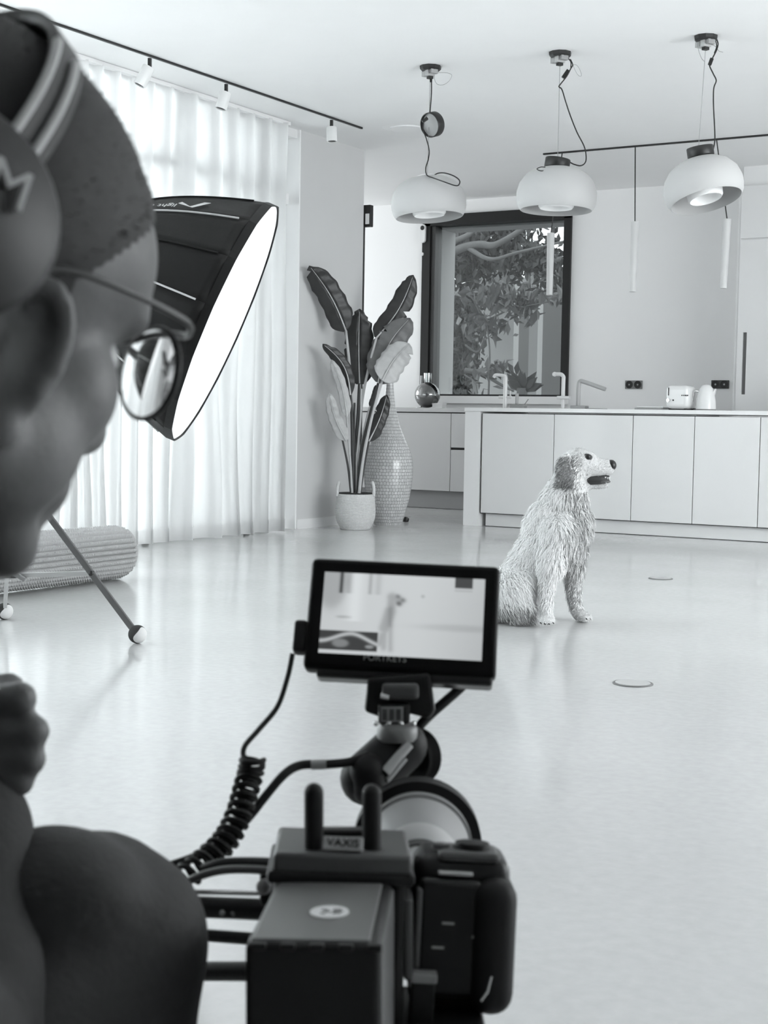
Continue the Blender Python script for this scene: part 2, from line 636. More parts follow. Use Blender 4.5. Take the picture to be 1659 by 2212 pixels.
# ------------------------------------------------------------------ kitchen
M_front = mat('cabinet_front', 0.74, 0.28, noise=0.01, nscale=8)
M_top = mat('worktop', 0.82, 0.3)
M_gap = mat('shadow_gap', 0.03, 0.7)
IY = 10.06           # island front
IZ = 0.918


def xi(px, y=IY, py=1000): return on(px, py, 1, y).x


IX0, IX1 = xi(1003), -0.9
isl = thing('kitchen_island', 'long white kitchen island with flat handleless doors behind the dog', 'kitchen island', ((IX0 + IX1) / 2, IY + .4, 0))
MB().box((IX0, IY - .002, 0), (xi(1036), IY + .85, IZ - .031)).build('end_panel', M_trim, isl)
MB().box((xi(1037), IY + .02, .10), (IX1, IY + .83, IZ - .045)).build('carcass', M_gap, isl)
MB().box((xi(1046), IY + .045, .004), (IX1, IY + .80, .10)).build('plinth', M_front, isl)
edges = [1039.5, 1195, 1365, 1498, 1640]
xs = [on(px, 1000, 1, IY).x for px in edges]
while xs[-1] < IX1 - .3:
    xs.append(xs[-1] + .58)
for i in range(len(xs) - 1):
    MB().box((xs[i] + .003, IY, .106), (xs[i + 1] - .003, IY + .019, IZ - .045)).build('door', M_front, isl, bevel=.0012, bseg=1)
wt = tag(MB().box((IX0 - .002, IY - .012, IZ - .030), (IX1 + .01, IY + .87, IZ)).build('worktop', M_top, bevel=.002), 'thin white worktop running along the whole kitchen island', 'worktop')

# base cabinets along the back wall, left of the island
BY = 11.70
bc = thing('base_cabinet', 'pale base cabinet under the kitchen window, left of the island', 'cabinet', (-6.6, BY + .3, 0))
bx0, bx1 = -8.2, -3.95
MB().box((bx0, BY + .02, .165), (bx1, YF - .002, .885)).build('carcass', M_gap, bc)
MB().box((bx0, BY + .06, .003), (bx1, YF - .002, .165)).build('plinth', mat('plinth_grey', .33, .3), bc)
cells = [on(px, 980, 1, BY).x for px in (760, 973, 1060)]
M_bf = mat('back_front', 0.58, 0.35)
MB().box((bx0, BY, .168), (cells[0] - .003, BY + .02, .876)).build('door', M_bf, bc)
MB().box((cells[0] + .003, BY, .168), (cells[1] - .003, BY + .02, .876)).build('door', M_bf, bc)
zz = on(985, 972, 1, BY).z
xe = cells[1]
n = 0
while xe < bx1 - .1:
    x2 = min(xe + .6, bx1)
    MB().box((xe + .003, BY, zz + .022), (x2 - .003, BY + .02, .876)).build('drawer_front', M_bf, bc)
    MB().box((xe + .003, BY, .168), (x2 - .003, BY + .02, zz)).build('drawer_front', M_bf, bc)
    MB().box((xe + .003, BY + .012, zz + .001), (x2 - .003, BY + .03, zz + .021)).build('recessed_handle', M_dark, bc)
    xe = x2
o = MB().box((bx0, BY - .015, .886), (bx1, YF - .002, .925)).build('back_worktop', mat('steel_worktop', .52, .25, metal=.3))
tag(o, 'narrow metallic worktop below the kitchen window', 'worktop')

# tall unit on the right of the kitchen wall
tx0 = on(1588, 700, 1, 11.62).x
tu = thing('tall_cabinet', 'tall flat white cabinet with recessed dark grip right of the kettle', 'cabinet', (tx0 + 1, 11.9, 0))
TZ = on(1620, 400, 1, 11.62).z
tx1 = XR - .02
MB().box((tx0, 11.62, 0), (tx1, YF - .002, TZ)).build('carcass', M_trim, tu)
zl = on(1630, 517, 1, 11.60).z
lx = on(1597, 600, 1, 11.60).x
hx0, hx1 = on(1603, 790, 1, 11.6).x, on(1611, 790, 1, 11.6).x
hz0, hz1 = on(1606, 852, 1, 11.6).z, on(1606, 718, 1, 11.6).z
xa = lx
k = 0
while xa < tx1 - .3:
    xb = min(xa + 1.1, tx1)
    MB().box((xa, 11.599, zl + .012), (xb - .006, 11.619, TZ - .01)).build('upper_door', M_front, tu)
    if k == 0:
        b = MB()
        b.box((xa, 11.599, .1), (hx0, 11.619, zl)); b.box((hx1, 11.599, .1), (xb - .006, 11.619, zl))
        b.box((hx0, 11.599, .1), (hx1, 11.619, hz0)); b.box((hx0, 11.599, hz1), (hx1, 11.619, zl))
        b.build('door', M_front, tu)
        MB().box((hx0, 11.612, hz0), (hx1, 11.6195, hz1)).build('recessed_grip', mat('grip_grey', .12, .4), tu)
    else:
        MB().box((xa, 11.599, .1), (xb - .006, 11.619, zl)).build('door', M_front, tu)
    xa = xb; k += 1
# filler above
struct(MB().box((tx0 + .02, 11.66, TZ), (tx1, YF, CEIL)), 'trim_4', M_wall)

# sockets on kitchen wall
def socket(pxc, pyc, lab, dark):
    p = on(pxc, pyc, 1, YF - .001)
    s = thing('wall_socket', lab, 'socket', p, 'double sockets on the kitchen wall')
    k = 3143 / depth(p)
    w_, h_ = 17.5 / k, 9 / k
    MB().box((p.x - w_ * 1.12, YF - .012, p.z - h_), (p.x + w_ * 1.12, YF, p.z + h_)).build('plate', mat('socket_plate_%d' % dark, .06 if dark else .22, .4), s, bevel=.003)
    for sx in (-1, 1):
        c = (p.x + sx * w_ * .55, YF - .0125, p.z)
        MB(TR(c, 90)).lathe([(.0, 0), (.026, 0), (.030, .002), (.034, 0.003), (.034, 0), (.0, -.004)], 20).build('outlet', M_black, s)
        MB(TR((c[0], c[1] - .004, c[2]), 90)).lathe([(0, 0), (.008, 0), (.008, .002), (0, .002)], 10).build('pin_hole', M_steel, s)


socket(1369.5, 831, 'grey double socket on kitchen wall left of the toaster', 0)
socket(1556, 830.5, 'dark double socket on kitchen wall behind the kettle', 1)

# ---- taps on the island
M_tap = mat('white_tap', 0.7, 0.25)
TY = IY + .45


def ti(px, py, y=TY): return on(px, py, 1, y)


s = thing('kitchen_tap', 'upright white tap with cross lever in front of the window, left', 'tap', (ti(1091, 870).x, TY, IZ))
x0 = ti(1091, 870).x
MB().tube([(x0, TY, IZ - .002), (x0, TY, ti(1091, 815).z)], .0165, 14).build('tap_body', M_tap, s, smooth=True)
zl_ = ti(1091, 858).z
MB().tube([(x0 - .055, TY, zl_), (x0 + .055, TY, zl_)], .012, 12).build('lever', M_tap, s, smooth=True)
MB().tube([(x0 + .045, TY, zl_), (x0 + .055, TY - .02, zl_ + .05)], .006, 8).build('lever', M_tap, s, smooth=True)
xs2 = ti(1068, 806).x; zt = ti(1091, 812).z
MB().tube(spline([(x0, TY, zt - .02), (x0 - .01, TY, zt), (xs2 + .02, TY - .01, zt + .008), (xs2, TY - .01, zt - .012)], 5), .013, 10).build('spout', M_tap, s, smooth=True)

s = thing('kitchen_tap', 'white tap with square swan neck beside the right window frame', 'tap', (ti(1216, 870).x, TY, IZ))
x0 = ti(1216, 870).x; zt = ti(1216, 809).z; xs2 = ti(1198, 808).x
MB().tube(spline([(x0, TY, IZ - .002), (x0, TY, zt - .05), (x0, TY, zt - .02), (x0 - .02, TY, zt), (x0 - .05, TY, zt + .003), (xs2, TY, zt + .003)], 6), .0155, 14).build('tap_body', M_tap, s, smooth=True)
MB().ball((xs2, TY, zt + .002), .019).build('spout_tip', M_tap, s, smooth=True)
zl_ = ti(1216, 859).z
MB().tube([(ti(1206, 859).x, TY - .02, zl_), (ti(1233, 859).x, TY - .02, zl_)], .013, 12).build('lever', M_tap, s, smooth=True)

s = thing('kitchen_tap', 'pale grey tap with long spout sloping down, middle of island', 'tap', (ti(1249, 870).x, TY, IZ))
M_tap2 = mat('satin_tap', 0.42, 0.3)
x0 = ti(1249, 870).x; zt = ti(1249, 824).z
e = ti(1308, 841)
MB().tube(spline([(x0, TY, IZ - .002), (x0, TY, zt - .04), (x0 + .012, TY, zt), (x0 + .05, TY, zt - .005), (e.x, TY, e.z)], 6), .0165, 14).build('tap_body', M_tap2, s, smooth=True)
MB().box((ti(1236, 870).x, TY - .04, IZ - .001), (ti(1268, 870).x, TY + .04, IZ + .028)).build('tap_base', M_steel, s, bevel=.004)
MB().tube([(ti(1268, 870).x, TY, IZ + .006), (ti(1312, 874).x, TY, IZ + .004)], .004, 8).build('lever', M_steel, s)

s = thing('soap_dispenser', 'small dark soap dish with bent pump between the white taps', 'soap dish', (ti(1121, 870).x, TY, IZ))
a, c = ti(1105, 866), ti(1135, 872)
MB().box((a.x, TY - .04, IZ - .001), (c.x, TY + .04, IZ + .032)).build('dish', M_steel, s, bevel=.006)
q = ti(1117, 850)
MB().tube([(q.x, TY, IZ + .03), (q.x, TY, q.z)], .014, 10).build('pump', M_tap2, s)
MB().tube([(c.x - .01, TY, IZ + .03), (c.x + .025, TY, IZ + .075)], .004, 8).build('nozzle', M_steel, s)

# toaster, kettle, flat things on the island
M_cream = mat('cream_enamel', 0.80, 0.22, coat=.3)
x0, x1 = ti(1447, 850).x, ti(1497, 850).x
zt = ti(1470, 833).z
s = thing('toaster', 'rounded white toaster with lever slot and knob beside the kettle', 'toaster', ((x0 + x1) / 2, TY, IZ))
MB().box((x0, TY - .1, IZ + .012), (x1, TY + .1, zt)).build('toaster_body', M_cream, s, smooth=True, bevel=.035, bseg=5)
for dx in (.03, -.03):
    for dy in (-.07, .07):
        MB(TR(((x0 + x1) / 2 + dx * 2, TY + dy, IZ))).lathe([(0, 0), (.01, 0), (.012, .014), (0, .014)], 10).build('foot', M_black, s)
k1 = ti(1454, 850).x
MB().box((k1 - .003, TY - .1015, ti(1454, 855).z), (k1 + .003, TY - .097, ti(1454, 838).z)).build('lever_slot', M_black, s)
kp = ti(1454, 865)
MB(TR((kp.x, TY - .098, kp.z), 90)).lathe([(0, .02), (.012, .02), (.014, 0), (.018, 0), (.018, -.003), (0, -.003)], 20).build('knob', M_chrome, s, smooth=True)
kp = ti(1464, 865)
MB(TR((kp.x, TY - .098, kp.z), 90)).lathe([(0, .005), (.006, .005), (.007, 0), (0, 0)], 12).build('button', M_dark, s)
for q in range(4):
    kx = ti(1483 + q * 4, 855).x
    MB().box((kx - .004, TY - .102, ti(1480, 856).z), (kx + .004, TY - .097, ti(1480, 853.5).z)).build('marking', M_dark, s)

kx = ti(1525, 870).x
s = thing('kettle', 'white domed electric kettle with chrome handle right of the toaster', 'kettle', (kx, TY, IZ))
k = 1 / (3143 / depth((kx, TY, .95)))
prof = [(0, 0), (22 * k, 0), (21.5 * k, 5 * k), (20.5 * k, 18 * k), (18 * k, 32 * k), (14.5 * k, 44 * k), (9 * k, 51 * k), (3 * k, 53 * k), (0, 53.5 * k)]
MB(TR((kx, TY, IZ + .012))).lathe([(r, z) for r, z in prof], 30).build('kettle_body', M_cream, s, smooth=True)
MB(TR((kx, TY, IZ))).lathe([(0, 0), (21 * k, 0), (22 * k, .012), (0, .012)], 24).build('base', M_steel, s)
MB().tube(spline([(kx - 16 * k, TY, IZ + 42 * k), (kx - 26 * k, TY, IZ + 42 * k), (kx - 29 * k, TY, IZ + 34 * k), (kx - 31 * k, TY, IZ + 20 * k)], 6), .009, 10).build('handle', M_chrome, s, smooth=True)
MB().prism([(0, 0), (.022, .035), (.026, .03), (.012, -.03)], .03, TR((kx + 14 * k, TY - .015, IZ + 38 * k))).build('spout', M_cream, s, bevel=.004)

a, c = ti(1380, 872), ti(1437, 872)
s = thing('cutting_board', 'low flat tray with utensils on the island left of the toaster', 'tray', ((a.x + c.x) / 2, TY, IZ))
MB().box((a.x, TY - .09, IZ), (c.x, TY + .09, IZ + .016)).build('tray', mat('tray_grey', .3, .5), s, bevel=.004)
for q in range(4):
    MB().tube([(a.x + .01, TY - .06 + .035 * q, IZ + .022), (c.x - .02 * q, TY - .05 + .03 * q, IZ + .022)], .006, 8).build('utensil', M_steel if q % 2 else M_white, s)
o = thing('hob', 'flat black hob on the worktop behind the kettle', 'hob', (kx + .1, TY + .3, IZ))
MB().box((kx - .16, TY + .2, IZ), (tx0 - .45, TY + .38, IZ + .022)).build('glass_plate', M_black, o, bevel=.002)

# ---- things on the worktop at the window
WY = BY + .33


def wi(px, py): return on(px, py, 1, WY)


s = thing('glass_decanter', 'round glass decanter with straight neck at the window corner', 'decanter', (wi(923, 870).x, WY, .925))
M_glass = glass_material('clear_glass', 0.80, .02)
x0 = wi(923, 870).x; k = 1 / (3143 / depth((x0, WY, .95)))
zc = wi(923, 853).z
R0 = zc - .927
prof = [(0, -R0)] + [(R0 * math.cos(a), R0 * math.sin(a)) for a in [math.radians(t) for t in range(-75, 62, 12)]] + [(8 * k, R0 * .95), (9 * k, R0 + 5 * k), (9 * k, R0 + 19 * k), (8 * k, R0 + 19 * k), (8 * k, R0 * .98)]
MB(TR((x0, WY, zc))).lathe(prof, 32).build('flask', M_glass, s, smooth=True)
M_liq = mat('dark_liquid', 0.03, .1)
MB(TR((x0, WY, zc))).lathe([(0, -R0 * .93)] + [(R0 * .93 * math.cos(a), R0 * .93 * math.sin(a)) for a in [math.radians(t) for t in range(-75, 3, 12)]] + [(0, -.002)], 28).build('liquid', M_liq, s, smooth=True)
s = thing('paper_towel_rod', 'thin upright dark rod on worktop left of the decanter', 'towel holder', (wi(904, 870).x, WY + .05, .925))
x0 = wi(904, 870).x
MB().tube([(x0, WY + .05, .925), (x0, WY + .05, wi(904, 811).z)], .011, 10).build('rod', M_steel, s)
MB(TR((x0, WY + .05, .925))).lathe([(0, 0), (.05, 0), (.05, .008), (0, .008)], 20).build('rod_base', M_steel, s)
x0, x1 = wi(938, 870).x, wi(960, 870).x
s = thing('storage_box', 'small white box on worktop between decanter and window sill', 'box', ((x0 + x1) / 2, WY, .925))
MB().box((x0, WY - .04, .925), (x1, WY + .04, .965)).build('box_body', M_white, s, bevel=.003)
MB().box((x0 - .002, WY - .042, .960), (x1 + .002, WY + .042, .972)).build('lid', M_white, s, bevel=.002)

# security camera on window frame
p = on(915, 505, 1, YF - .03)
s = thing('security_camera', 'white oval security camera with black eye on the window frame', 'camera', p)
k = 1 / (3143 / depth(p))
for nm, z0, z1, m in (('camera_body', -20 * k, 20 * k, M_white),):
    F = TR((p.x, YF - .055, p.z))
    poly = []
    for i in range(13):
        a = math.pi * i / 12
        poly.append((7 * k * math.cos(a), 13 * k + 7 * k * math.sin(a)))
    for i in range(13):
        a = math.pi + math.pi * i / 12
        poly.append((7 * k * math.cos(a), -13 * k + 7 * k * math.sin(a)))
    MB().prism(poly, .025, F).build(nm, m, s, bevel=.004)
    MB(TR((p.x, YF - .056, p.z + 12 * k), 90)).lathe([(0, .004), (4 * k, .004), (5 * k, 0), (0, 0)], 16).build('lens', M_black, s)
p = on(912, 549, 1, YF - .03)
s = MB(TR(p, 90)).lathe([(0, .012), (.016, .012), (.018, 0), (0, 0)], 16).build('window_sensor', M_white)
tag(s, 'tiny white button on the window frame below the security camera', 'sensor')

# ---- black ceiling track with slim tube pendants over the island
KY = 10.43
ka = on(1173, 331, 2, CEIL).x
t = thing('ceiling_track', 'long thin black lighting track on ceiling above the island', 'track light', (ka + 2, KY, CEIL))
MB().box((ka, KY - .009, CEIL - .012), (2.2, KY + .009, CEIL)).build('track_rail', M_black, t)
M_tube = mat('frosted_tube', 0.62, 0.35)
for (wx, tx, ty0, bx_, by_, lab) in ((1190, 1187, 503, 1184, 637, 'slim white tube pendant hanging in front of the kitchen window'),
                                     (1380, 1375, 481, 1369, 631, 'slim white tube pendant between window and tall cabinet'),
                                     (1582, 1578, 477, 1569, 625, 'slim white tube pendant in front of the tall cabinet edge')):
    x = on(wx, 318, 2, CEIL).x
    d = depth((x, KY, 2))
    s = thing('tube_pendant', lab, 'pendant lamp', (x, KY, CEIL), 'slim tube pendants over the island')
    top = at(tx, ty0, d); bot = at(bx_, by_, d)
    top.y = KY; bot.y = KY - .03
    MB().tube([(x, KY, CEIL - .01), tuple(top)], .0045, 6).build('cable', M_black, s)
    MB().tube([top, top + (bot - top) * .08, bot], [.030, .029, .024], 18).build('tube_shade', M_tube, s, smooth=True)
    MB().tube([top + (top - bot) * .01, top], [.01, .03], 14).build('cap', M_tube, s, smooth=True)

# ------------------------------------------------------------------ three large pendants with hanging canopies
M_shade = mat('matt_white_shade', 0.50, 0.6)
M_shade_in = mat('shade_inside', 0.84, 0.4)
PY_ = 7.63


def pendant(cpx, cpy, spx, spy, rpx, tiltdeg, yawt, lab):
    c = on(cpx, cpy, 2, CEIL)
    s = thing('pendant_lamp', lab, 'pendant lamp', c, 'three large pendant lamps')
    d = depth(c)
    k = d / 3143
    C = at(spx, spy, d)
    C.x, C.y = (C.x + c.x) / 2, (C.y + c.y) / 2
    # canopy on ceiling: hexagon plate with blocks
    MB(TR((c.x, c.y, CEIL))).lathe([(0, -.028), (.052, -.028), (.062, -.018), (.064, 0), (0, 0)], 10).build('ceiling_plate', M_black, s)
    b = MB(TR((c.x, c.y, CEIL), 0, 0, -30))
    b.box((-.05, -.03, -.055), (-.014, .012, -.026)); b.build('terminal_block', M_tap2, s)
    MB(TR((c.x, c.y, CEIL), 0, 0, -30)).box((-.004, -.035, -.06), (.026, .015, -.026)).build('terminal_block', mat('terminal_pale', .45, .5), s)
    MB(TR((c.x, c.y, CEIL), 0, 0, -30)).box((-.008, -.02, -.075), (.018, .01, -.055)).build('bracket', M_black, s)
    MB(TR((c.x, c.y, CEIL), 0, 0, -30)).box((.03, -.025, -.05), (.052, .02, -.026)).build('terminal_block', M_steel, s)
    # shade
    R_ = rpx * k
    F = Matrix.Translation(C) @ Matrix.Rotation(math.radians(tiltdeg), 4, CF) @ Matrix.Rotation(math.radians(yawt), 4, CI)
    outer = [(0, .118), (.35, .118), (.58, .104), (.78, .075), (.93, .03), (1.0, -.025), (.995, -.065), (.96, -.1), (.90, -.122)]
    inner = [(.70, -.122), (.66, -.118), (.62, -.10), (.60, -.06), (.5, -.03), (0, -.03)]
    sc = R_ / .225
    pr = [(r * R_, z * sc * .98) for r, z in outer] + [(.885 * R_, -.122 * sc), (.93 * R_, -.085 * sc), (.96 * R_, -.03 * sc), (.89 * R_, .03 * sc), (.74 * R_, .07 * sc), (.5 * R_, .1 * sc), (0, .108 * sc)]
    MB(F).lathe(pr, 48).build('shade', M_shade, s, smooth=True)
    pr2 = [(0, .05 * sc), (.30 * R_, .05 * sc), (.42 * R_, .0), (.46 * R_, -.06 * sc), (.44 * R_, -.1 * sc), (.40 * R_, -.112 * sc), (.385 * R_, -.1 * sc), (.40 * R_, -.05 * sc), (.28 * R_, .035 * sc), (0, .038 * sc)]
    MB(F).lathe(pr2, 36).build('inner_reflector', M_shade_in, s, smooth=True)
    MB(F).lathe([(0, .105 * sc), (.06, .105 * sc), (.06, .125 * sc), (0, .125 * sc)], 16).build('socket_cap', M_white, s)
    top = F @ Vector((0, 0, .118 * sc))
    MB().tube([(c.x, c.y, CEIL - .06), tuple(top)], .0016, 6).build('steel_wire', M_steel, s)
    return s, d, C, F, sc


def cable(s, d, pts, r, m=None, dz=0.0, name='cable', n=8):
    MB().tube(spline([at(x, y, d + dz) for x, y in pts], n), r, 8).build(name, m or M_black, s, smooth=True)


s, d, C, F, sc = pendant(930, 143, 926, 424, 81.5, -4, -3, 'white dome pendant with black disc dangling above, in front of the window top')
# black round cover hanging on the cable, turned on edge
dc = at(934, 269, d)
ax_ = (CI * -.62 + CF * -.62 + CJ * -.30).normalized()
Fd = frame_to(dc - ax_ * .028, dc + ax_ * .028)
MB(Fd).lathe([(0, 0), (.070, 0), (.072, .003), (.072, .053), (.070, .056), (.067, .056), (.067, .035), (0, .035)], 36).build('canopy_cover', M_black, s, smooth=True)
MB(Fd).lathe([(0, .0352), (.0665, .0352), (.0665, .037), (0, .037)], 32).build('cover_inside', mat('cover_inside', .35, .5), s)
MB(CM(918, 259, d - .07, 0, -35, 0)).box((-.018, -.01, -.008), (.018, .01, .008)).build('cable_clamp', M_black, s)
cable(s, d, [(932, 160), (932, 200), (929, 243)], .0035, n=4)
loop = [(915, 262, -.07), (914, 280, -.07), (921, 300, -.07), (927, 325, -.07), (925, 345, -.08), (920, 362, -.10), (922, 378, -.13), (935, 384, -.17), (960, 393, -.22), (984, 401, -.24), (992, 398, -.22), (992, 389, -.19), (980, 380, -.14), (962, 374, -.09), (947, 374, -.06), (937, 379, -.06)]
MB().tube(spline([at(x, y, d + q) for x, y, q in loop], 8), .0036, 8).build('cable', M_black, s, smooth=True)
cable(s, d, [(938, 158), (939, 172), (945, 182), (958, 183), (970, 175), (976, 163), (968, 158), (952, 157), (938, 157)], .0012, M_steel)
MB(CM(931, 170, d)).box((-.007, -.006, -.02), (.007, .006, .012)).build('connector', M_dark, s)

s, d, C, F, sc = pendant(1210, 113, 1202.5, 406, 87, 1, -1, 'white dome pendant with black disc on top and looped cable, middle one')
fb = at(1204, 353, d)
Fd = Matrix.Translation(fb) @ Matrix.Rotation(math.radians(8), 4, CF)
MB(Fd).lathe([(0, -.026), (.069, -.026), (.071, -.023), (.071, .023), (.069, .026), (0, .026)], 36).build('canopy_cover', M_black, s, smooth=True)
MB(CM(1188, 365, d - .0)).box((-.007, -.007, -.02), (.007, .007, .02)).build('cover_post', M_black, s)
cable(s, d, [(1232, 128), (1237, 140), (1233, 148), (1224, 165), (1209, 184), (1208, 188), (1214, 194), (1222, 220), (1232, 250), (1246, 285), (1260, 312), (1265, 328), (1266, 345), (1262, 354), (1253, 358), (1240, 355), (1230, 350), (1219, 345), (1205, 344)], .0036)
cable(s, d, [(1226, 124), (1233, 134), (1233, 146)], .003)
cable(s, d, [(1237, 140), (1246, 141), (1253, 152), (1256, 163), (1251, 164), (1244, 155), (1238, 141)], .0012, M_steel)
cable(s, d - .13, [(1178, 361), (1168, 361), (1160, 365), (1168, 369), (1182, 368)], .0025)
MB(CM(1222, 160, d, 0, 35)).box((-.010, -.008, -.026), (.010, .008, .026)).build('connector', M_dark, s)

s, d, C, F, sc = pendant(1525, 78, 1517, 389, 86, -11, -13, 'white dome pendant tilted with open underside, right of the tubes')
fb = at(1513, 328, d)
Fd = Matrix.Translation(fb) @ Matrix.Rotation(math.radians(-10), 4, CF)
MB(Fd).lathe([(0, -.024), (.069, -.024), (.071, -.021), (.071, .023), (.069, .026), (0, .026)], 36).build('canopy_cover', M_black, s, smooth=True)
MB(CM(1531, 338, d)).box((-.008, -.007, -.016), (.008, .007, .012)).build('cover_post', M_black, s)
cable(s, d, [(1548, 84), (1551, 95), (1548, 108), (1541, 122), (1534, 136), (1533, 143), (1541, 160), (1547, 174), (1542, 190), (1541, 215), (1542, 245), (1544, 285), (1544, 305), (1541, 322)], .0036)
cable(s, d, [(1545, 84), (1548, 100), (1543, 115)], .003)
cable(s, d, [(1507, 90), (1508, 105), (1515, 125), (1522, 133)], .0014, M_steel)
cable(s, d, [(1535, 96), (1545, 100), (1553, 110), (1562, 113)], .0014, M_steel)
MB(CM(1535, 134, d, 0, 20)).box((-.009, -.008, -.016), (.009, .008, .02)).build('connector', M_dark, s)

# floor sockets
for (px, py, lab) in ((1367, 1477, 'round flush floor outlet cover closest to the monitor side of the dog'), (1427, 1250, 'round flush floor outlet cover between dog and island')):
    p = on(px, py, 2, 0)
    s = thing('floor_outlet', lab, 'floor outlet', p, 'flush floor outlets')
    MB(TR(p)).lathe([(0, .0), (.064, .0), (.064, .003), (.058, .004), (.058, .0025), (0, .0025)], 32).build('ring', mat('outlet_ring', .16, .4), s)
    MB(TR(p)).lathe([(0, .0026), (.056, .0026), (.056, .0045), (0, .0045)], 32).build('cover', mat('outlet_cover', .48, .35), s)

# ------------------------------------------------------------------ potted bird-of-paradise plant
PP = on(767, 1143, 2, 0)
PD = depth(PP)
KP = PD / 3143


def pp(px, py, dz=0.0): return at(px, py, PD + dz)


M_leafd = mat('leaf_dark', 0.035, 0.38, noise=.25, nscale=25)
M_leafm = mat('leaf_mid', 0.16, 0.42, noise=.2, nscale=25)
M_leafl = mat('leaf_pale_underside', 0.50, 0.5, noise=.12, nscale=25)
M_rib = mat('leaf_midrib', 0.55, 0.45)
M_stemd = mat('stem_dark', 0.05, 0.45)
M_steml = mat('stem_pale', 0.5, 0.45)
plant = thing('potted_plant', 'tall bird-of-paradise plant with large dark paddle leaves in basket', 'plant', (PP.x, PP.y, 0.36))


def leaf(base, tip, bend, wpx, m, dz0=0.0, dz1=0.0, fold=.25, notch=(), tw=0.0, rib=True):
    """blade: base/tip in photograph pixels, bend = sideways bow (px), wpx = half width"""
    n, q = 26, 4
    b0, t0 = Vector(base), Vector(tip)
    ax = (t0 - b0)
    L = ax.length
    ax /= L
    sd = Vector((-ax.y, ax.x))
    vs, fs = [], []
    ribpts = []
    rr = random.Random(int(base[0] * 7 + tip[1]))
    for i in range(n + 1):
        t = i / n
        bow = bend * math.sin(math.pi * t)
        c2 = b0 + ax * (L * t) + sd * bow
        w = wpx * min(1, (t + .01) / .16) ** .55 * (1 - .12 * t) * max(0, 1 - max(0, (t - .62) / .38) ** 2.4) ** .6
        w = max(w, 0.4)
        d = dz0 + (dz1 - dz0) * t + .05 * math.sin(math.pi * t)
        ribpts.append(pp(c2.x, c2.y, d - .006))
        for s_ in (-1, 1):
            for j in range(q + 1):
                u = j / q
                ww = w
                for (tn, side, dep) in notch:
                    if side == s_ and abs(t - tn) < .03:
                        ww = w * (1 - dep * (1 - abs(t - tn) / .03))
                ww *= 1 + .05 * math.sin(t * 31 + s_) + .02 * rr.uniform(-1, 1)
                xy = c2 + sd * (s_ * ww * u)
                vs.append(pp(xy.x, xy.y, d + fold * ww * KP * u * (1 + tw * s_) + .004 * math.sin(t * 40 + u * 3)))
    m_ = 2 * (q + 1)
    for i in range(n):
        for s_ in range(2):
            for j in range(q):
                a = i * m_ + s_ * (q + 1) + j
                fs.append((a, a + 1, a + m_ + 1, a + m_))
    o = MB().add(vs, fs).build('leaf', m, plant, smooth=True, solid=.003)
    if rib:
        MB().tube(ribpts[:-1], [.006 * (1 - .8 * i / n) for i in range(n)], 6).build('midrib', M_rib, o, smooth=True)
    return o


def stem(pts, r0, r1, m, dz=0.0):
    P = spline([pp(x, y, dz) for x, y in pts], 6)
    n = len(P)
    MB().tube(P, [r0 + (r1 - r0) * i / (n - 1) for i in range(n)], 8).build('stem', m, plant, smooth=True)


leaf((747, 714), (668, 574), 8, 29, M_leafd, -.05, -.26, .2, ((.93, -1, .9), (.97, 1, .6)))
leaf((777, 830), (777, 667), -2, 33, M_leafd, .05, .1, .15, ((.86, 1, .55), (.86, -1, .5), (.94, 1, .6), (.93, -1, .5), (.5, -1, .3)))
leaf((813, 730), (893, 594), 10, 25, M_leafd, .05, .15, .3, ((.5, 1, .5), (.9, -1, .5)))
leaf((817, 827), (886, 687), -16, 35, M_leafm, -.05, .02, .3, ((.7, -1, .6),))
leaf((826, 822), (884, 742), -6, 31, M_leafl, -.14, -.12, .3, ((.8, 1, .5),))
leaf((757, 853), (697, 743), 17, 15, M_leafd, -.1, -.2, .3, ((.9, 1, .5),))
leaf((750, 900), (716, 777), 6, 12, M_leafl, -.14, -.2, .3)
leaf((748, 952), (711, 850), -6, 15, M_leafl, -.12, -.18, .2)
leaf((797, 953), (836, 853), 4, 16, M_leafd, -.05, 0, .3, ((.6, -1, .5),))
leaf((799, 877), (812, 832), 2, 5.5, M_leafd, 0, 0, .2, rib=False)
for pts, r0, r1, m, dz in (
        ([(766, 1072), (764, 1000), (760, 880), (755, 790), (747, 714)], .014, .010, M_steml, .02),
        ([(768, 1072), (769, 980), (773, 900), (776, 828)], .018, .010, M_stemd, .0),
        ([(771, 1072), (774, 960), (783, 860), (800, 780), (813, 730)], .013, .009, M_steml, .04),
        ([(773, 1072), (780, 980), (798, 900), (817, 828)], .014, .010, M_stemd, -.04),
        ([(775, 1072), (785, 990), (806, 890), (826, 822)], .012, .009, M_steml, -.08),
        ([(763, 1072), (762, 990), (760, 900), (757, 852)], .016, .010, M_stemd, -.03),
        ([(761, 1072), (757, 1000), (752, 940), (749, 898)], .009, .007, M_steml, -.06),
        ([(759, 1072), (752, 1010), (742, 960), (735, 930), (724, 880)], .009, .006, M_stemd, -.05),
        ([(777, 1072), (786, 1010), (797, 953)], .010, .008, M_stemd, -.04),
        ([(769, 1072), (781, 960), (793, 900), (799, 877)], .008, .006, M_steml, .0),
        ([(770, 1072), (770, 1000), (779, 900), (781, 840)], .010, .007, M_steml, -.02),
        ([(764, 1072), (767, 1010), (765, 940), (766, 870)], .012, .008, M_stemd, -.02)):
    stem(pts, r0, r1, m, dz)
MB(TR((PP.x, PP.y, .26))).lathe([(0, 0), (.13, 0), (.13, .01), (0, .012)], 24).build('soil', mat('soil', .03, .9, bump=.6, bscale=60), plant)

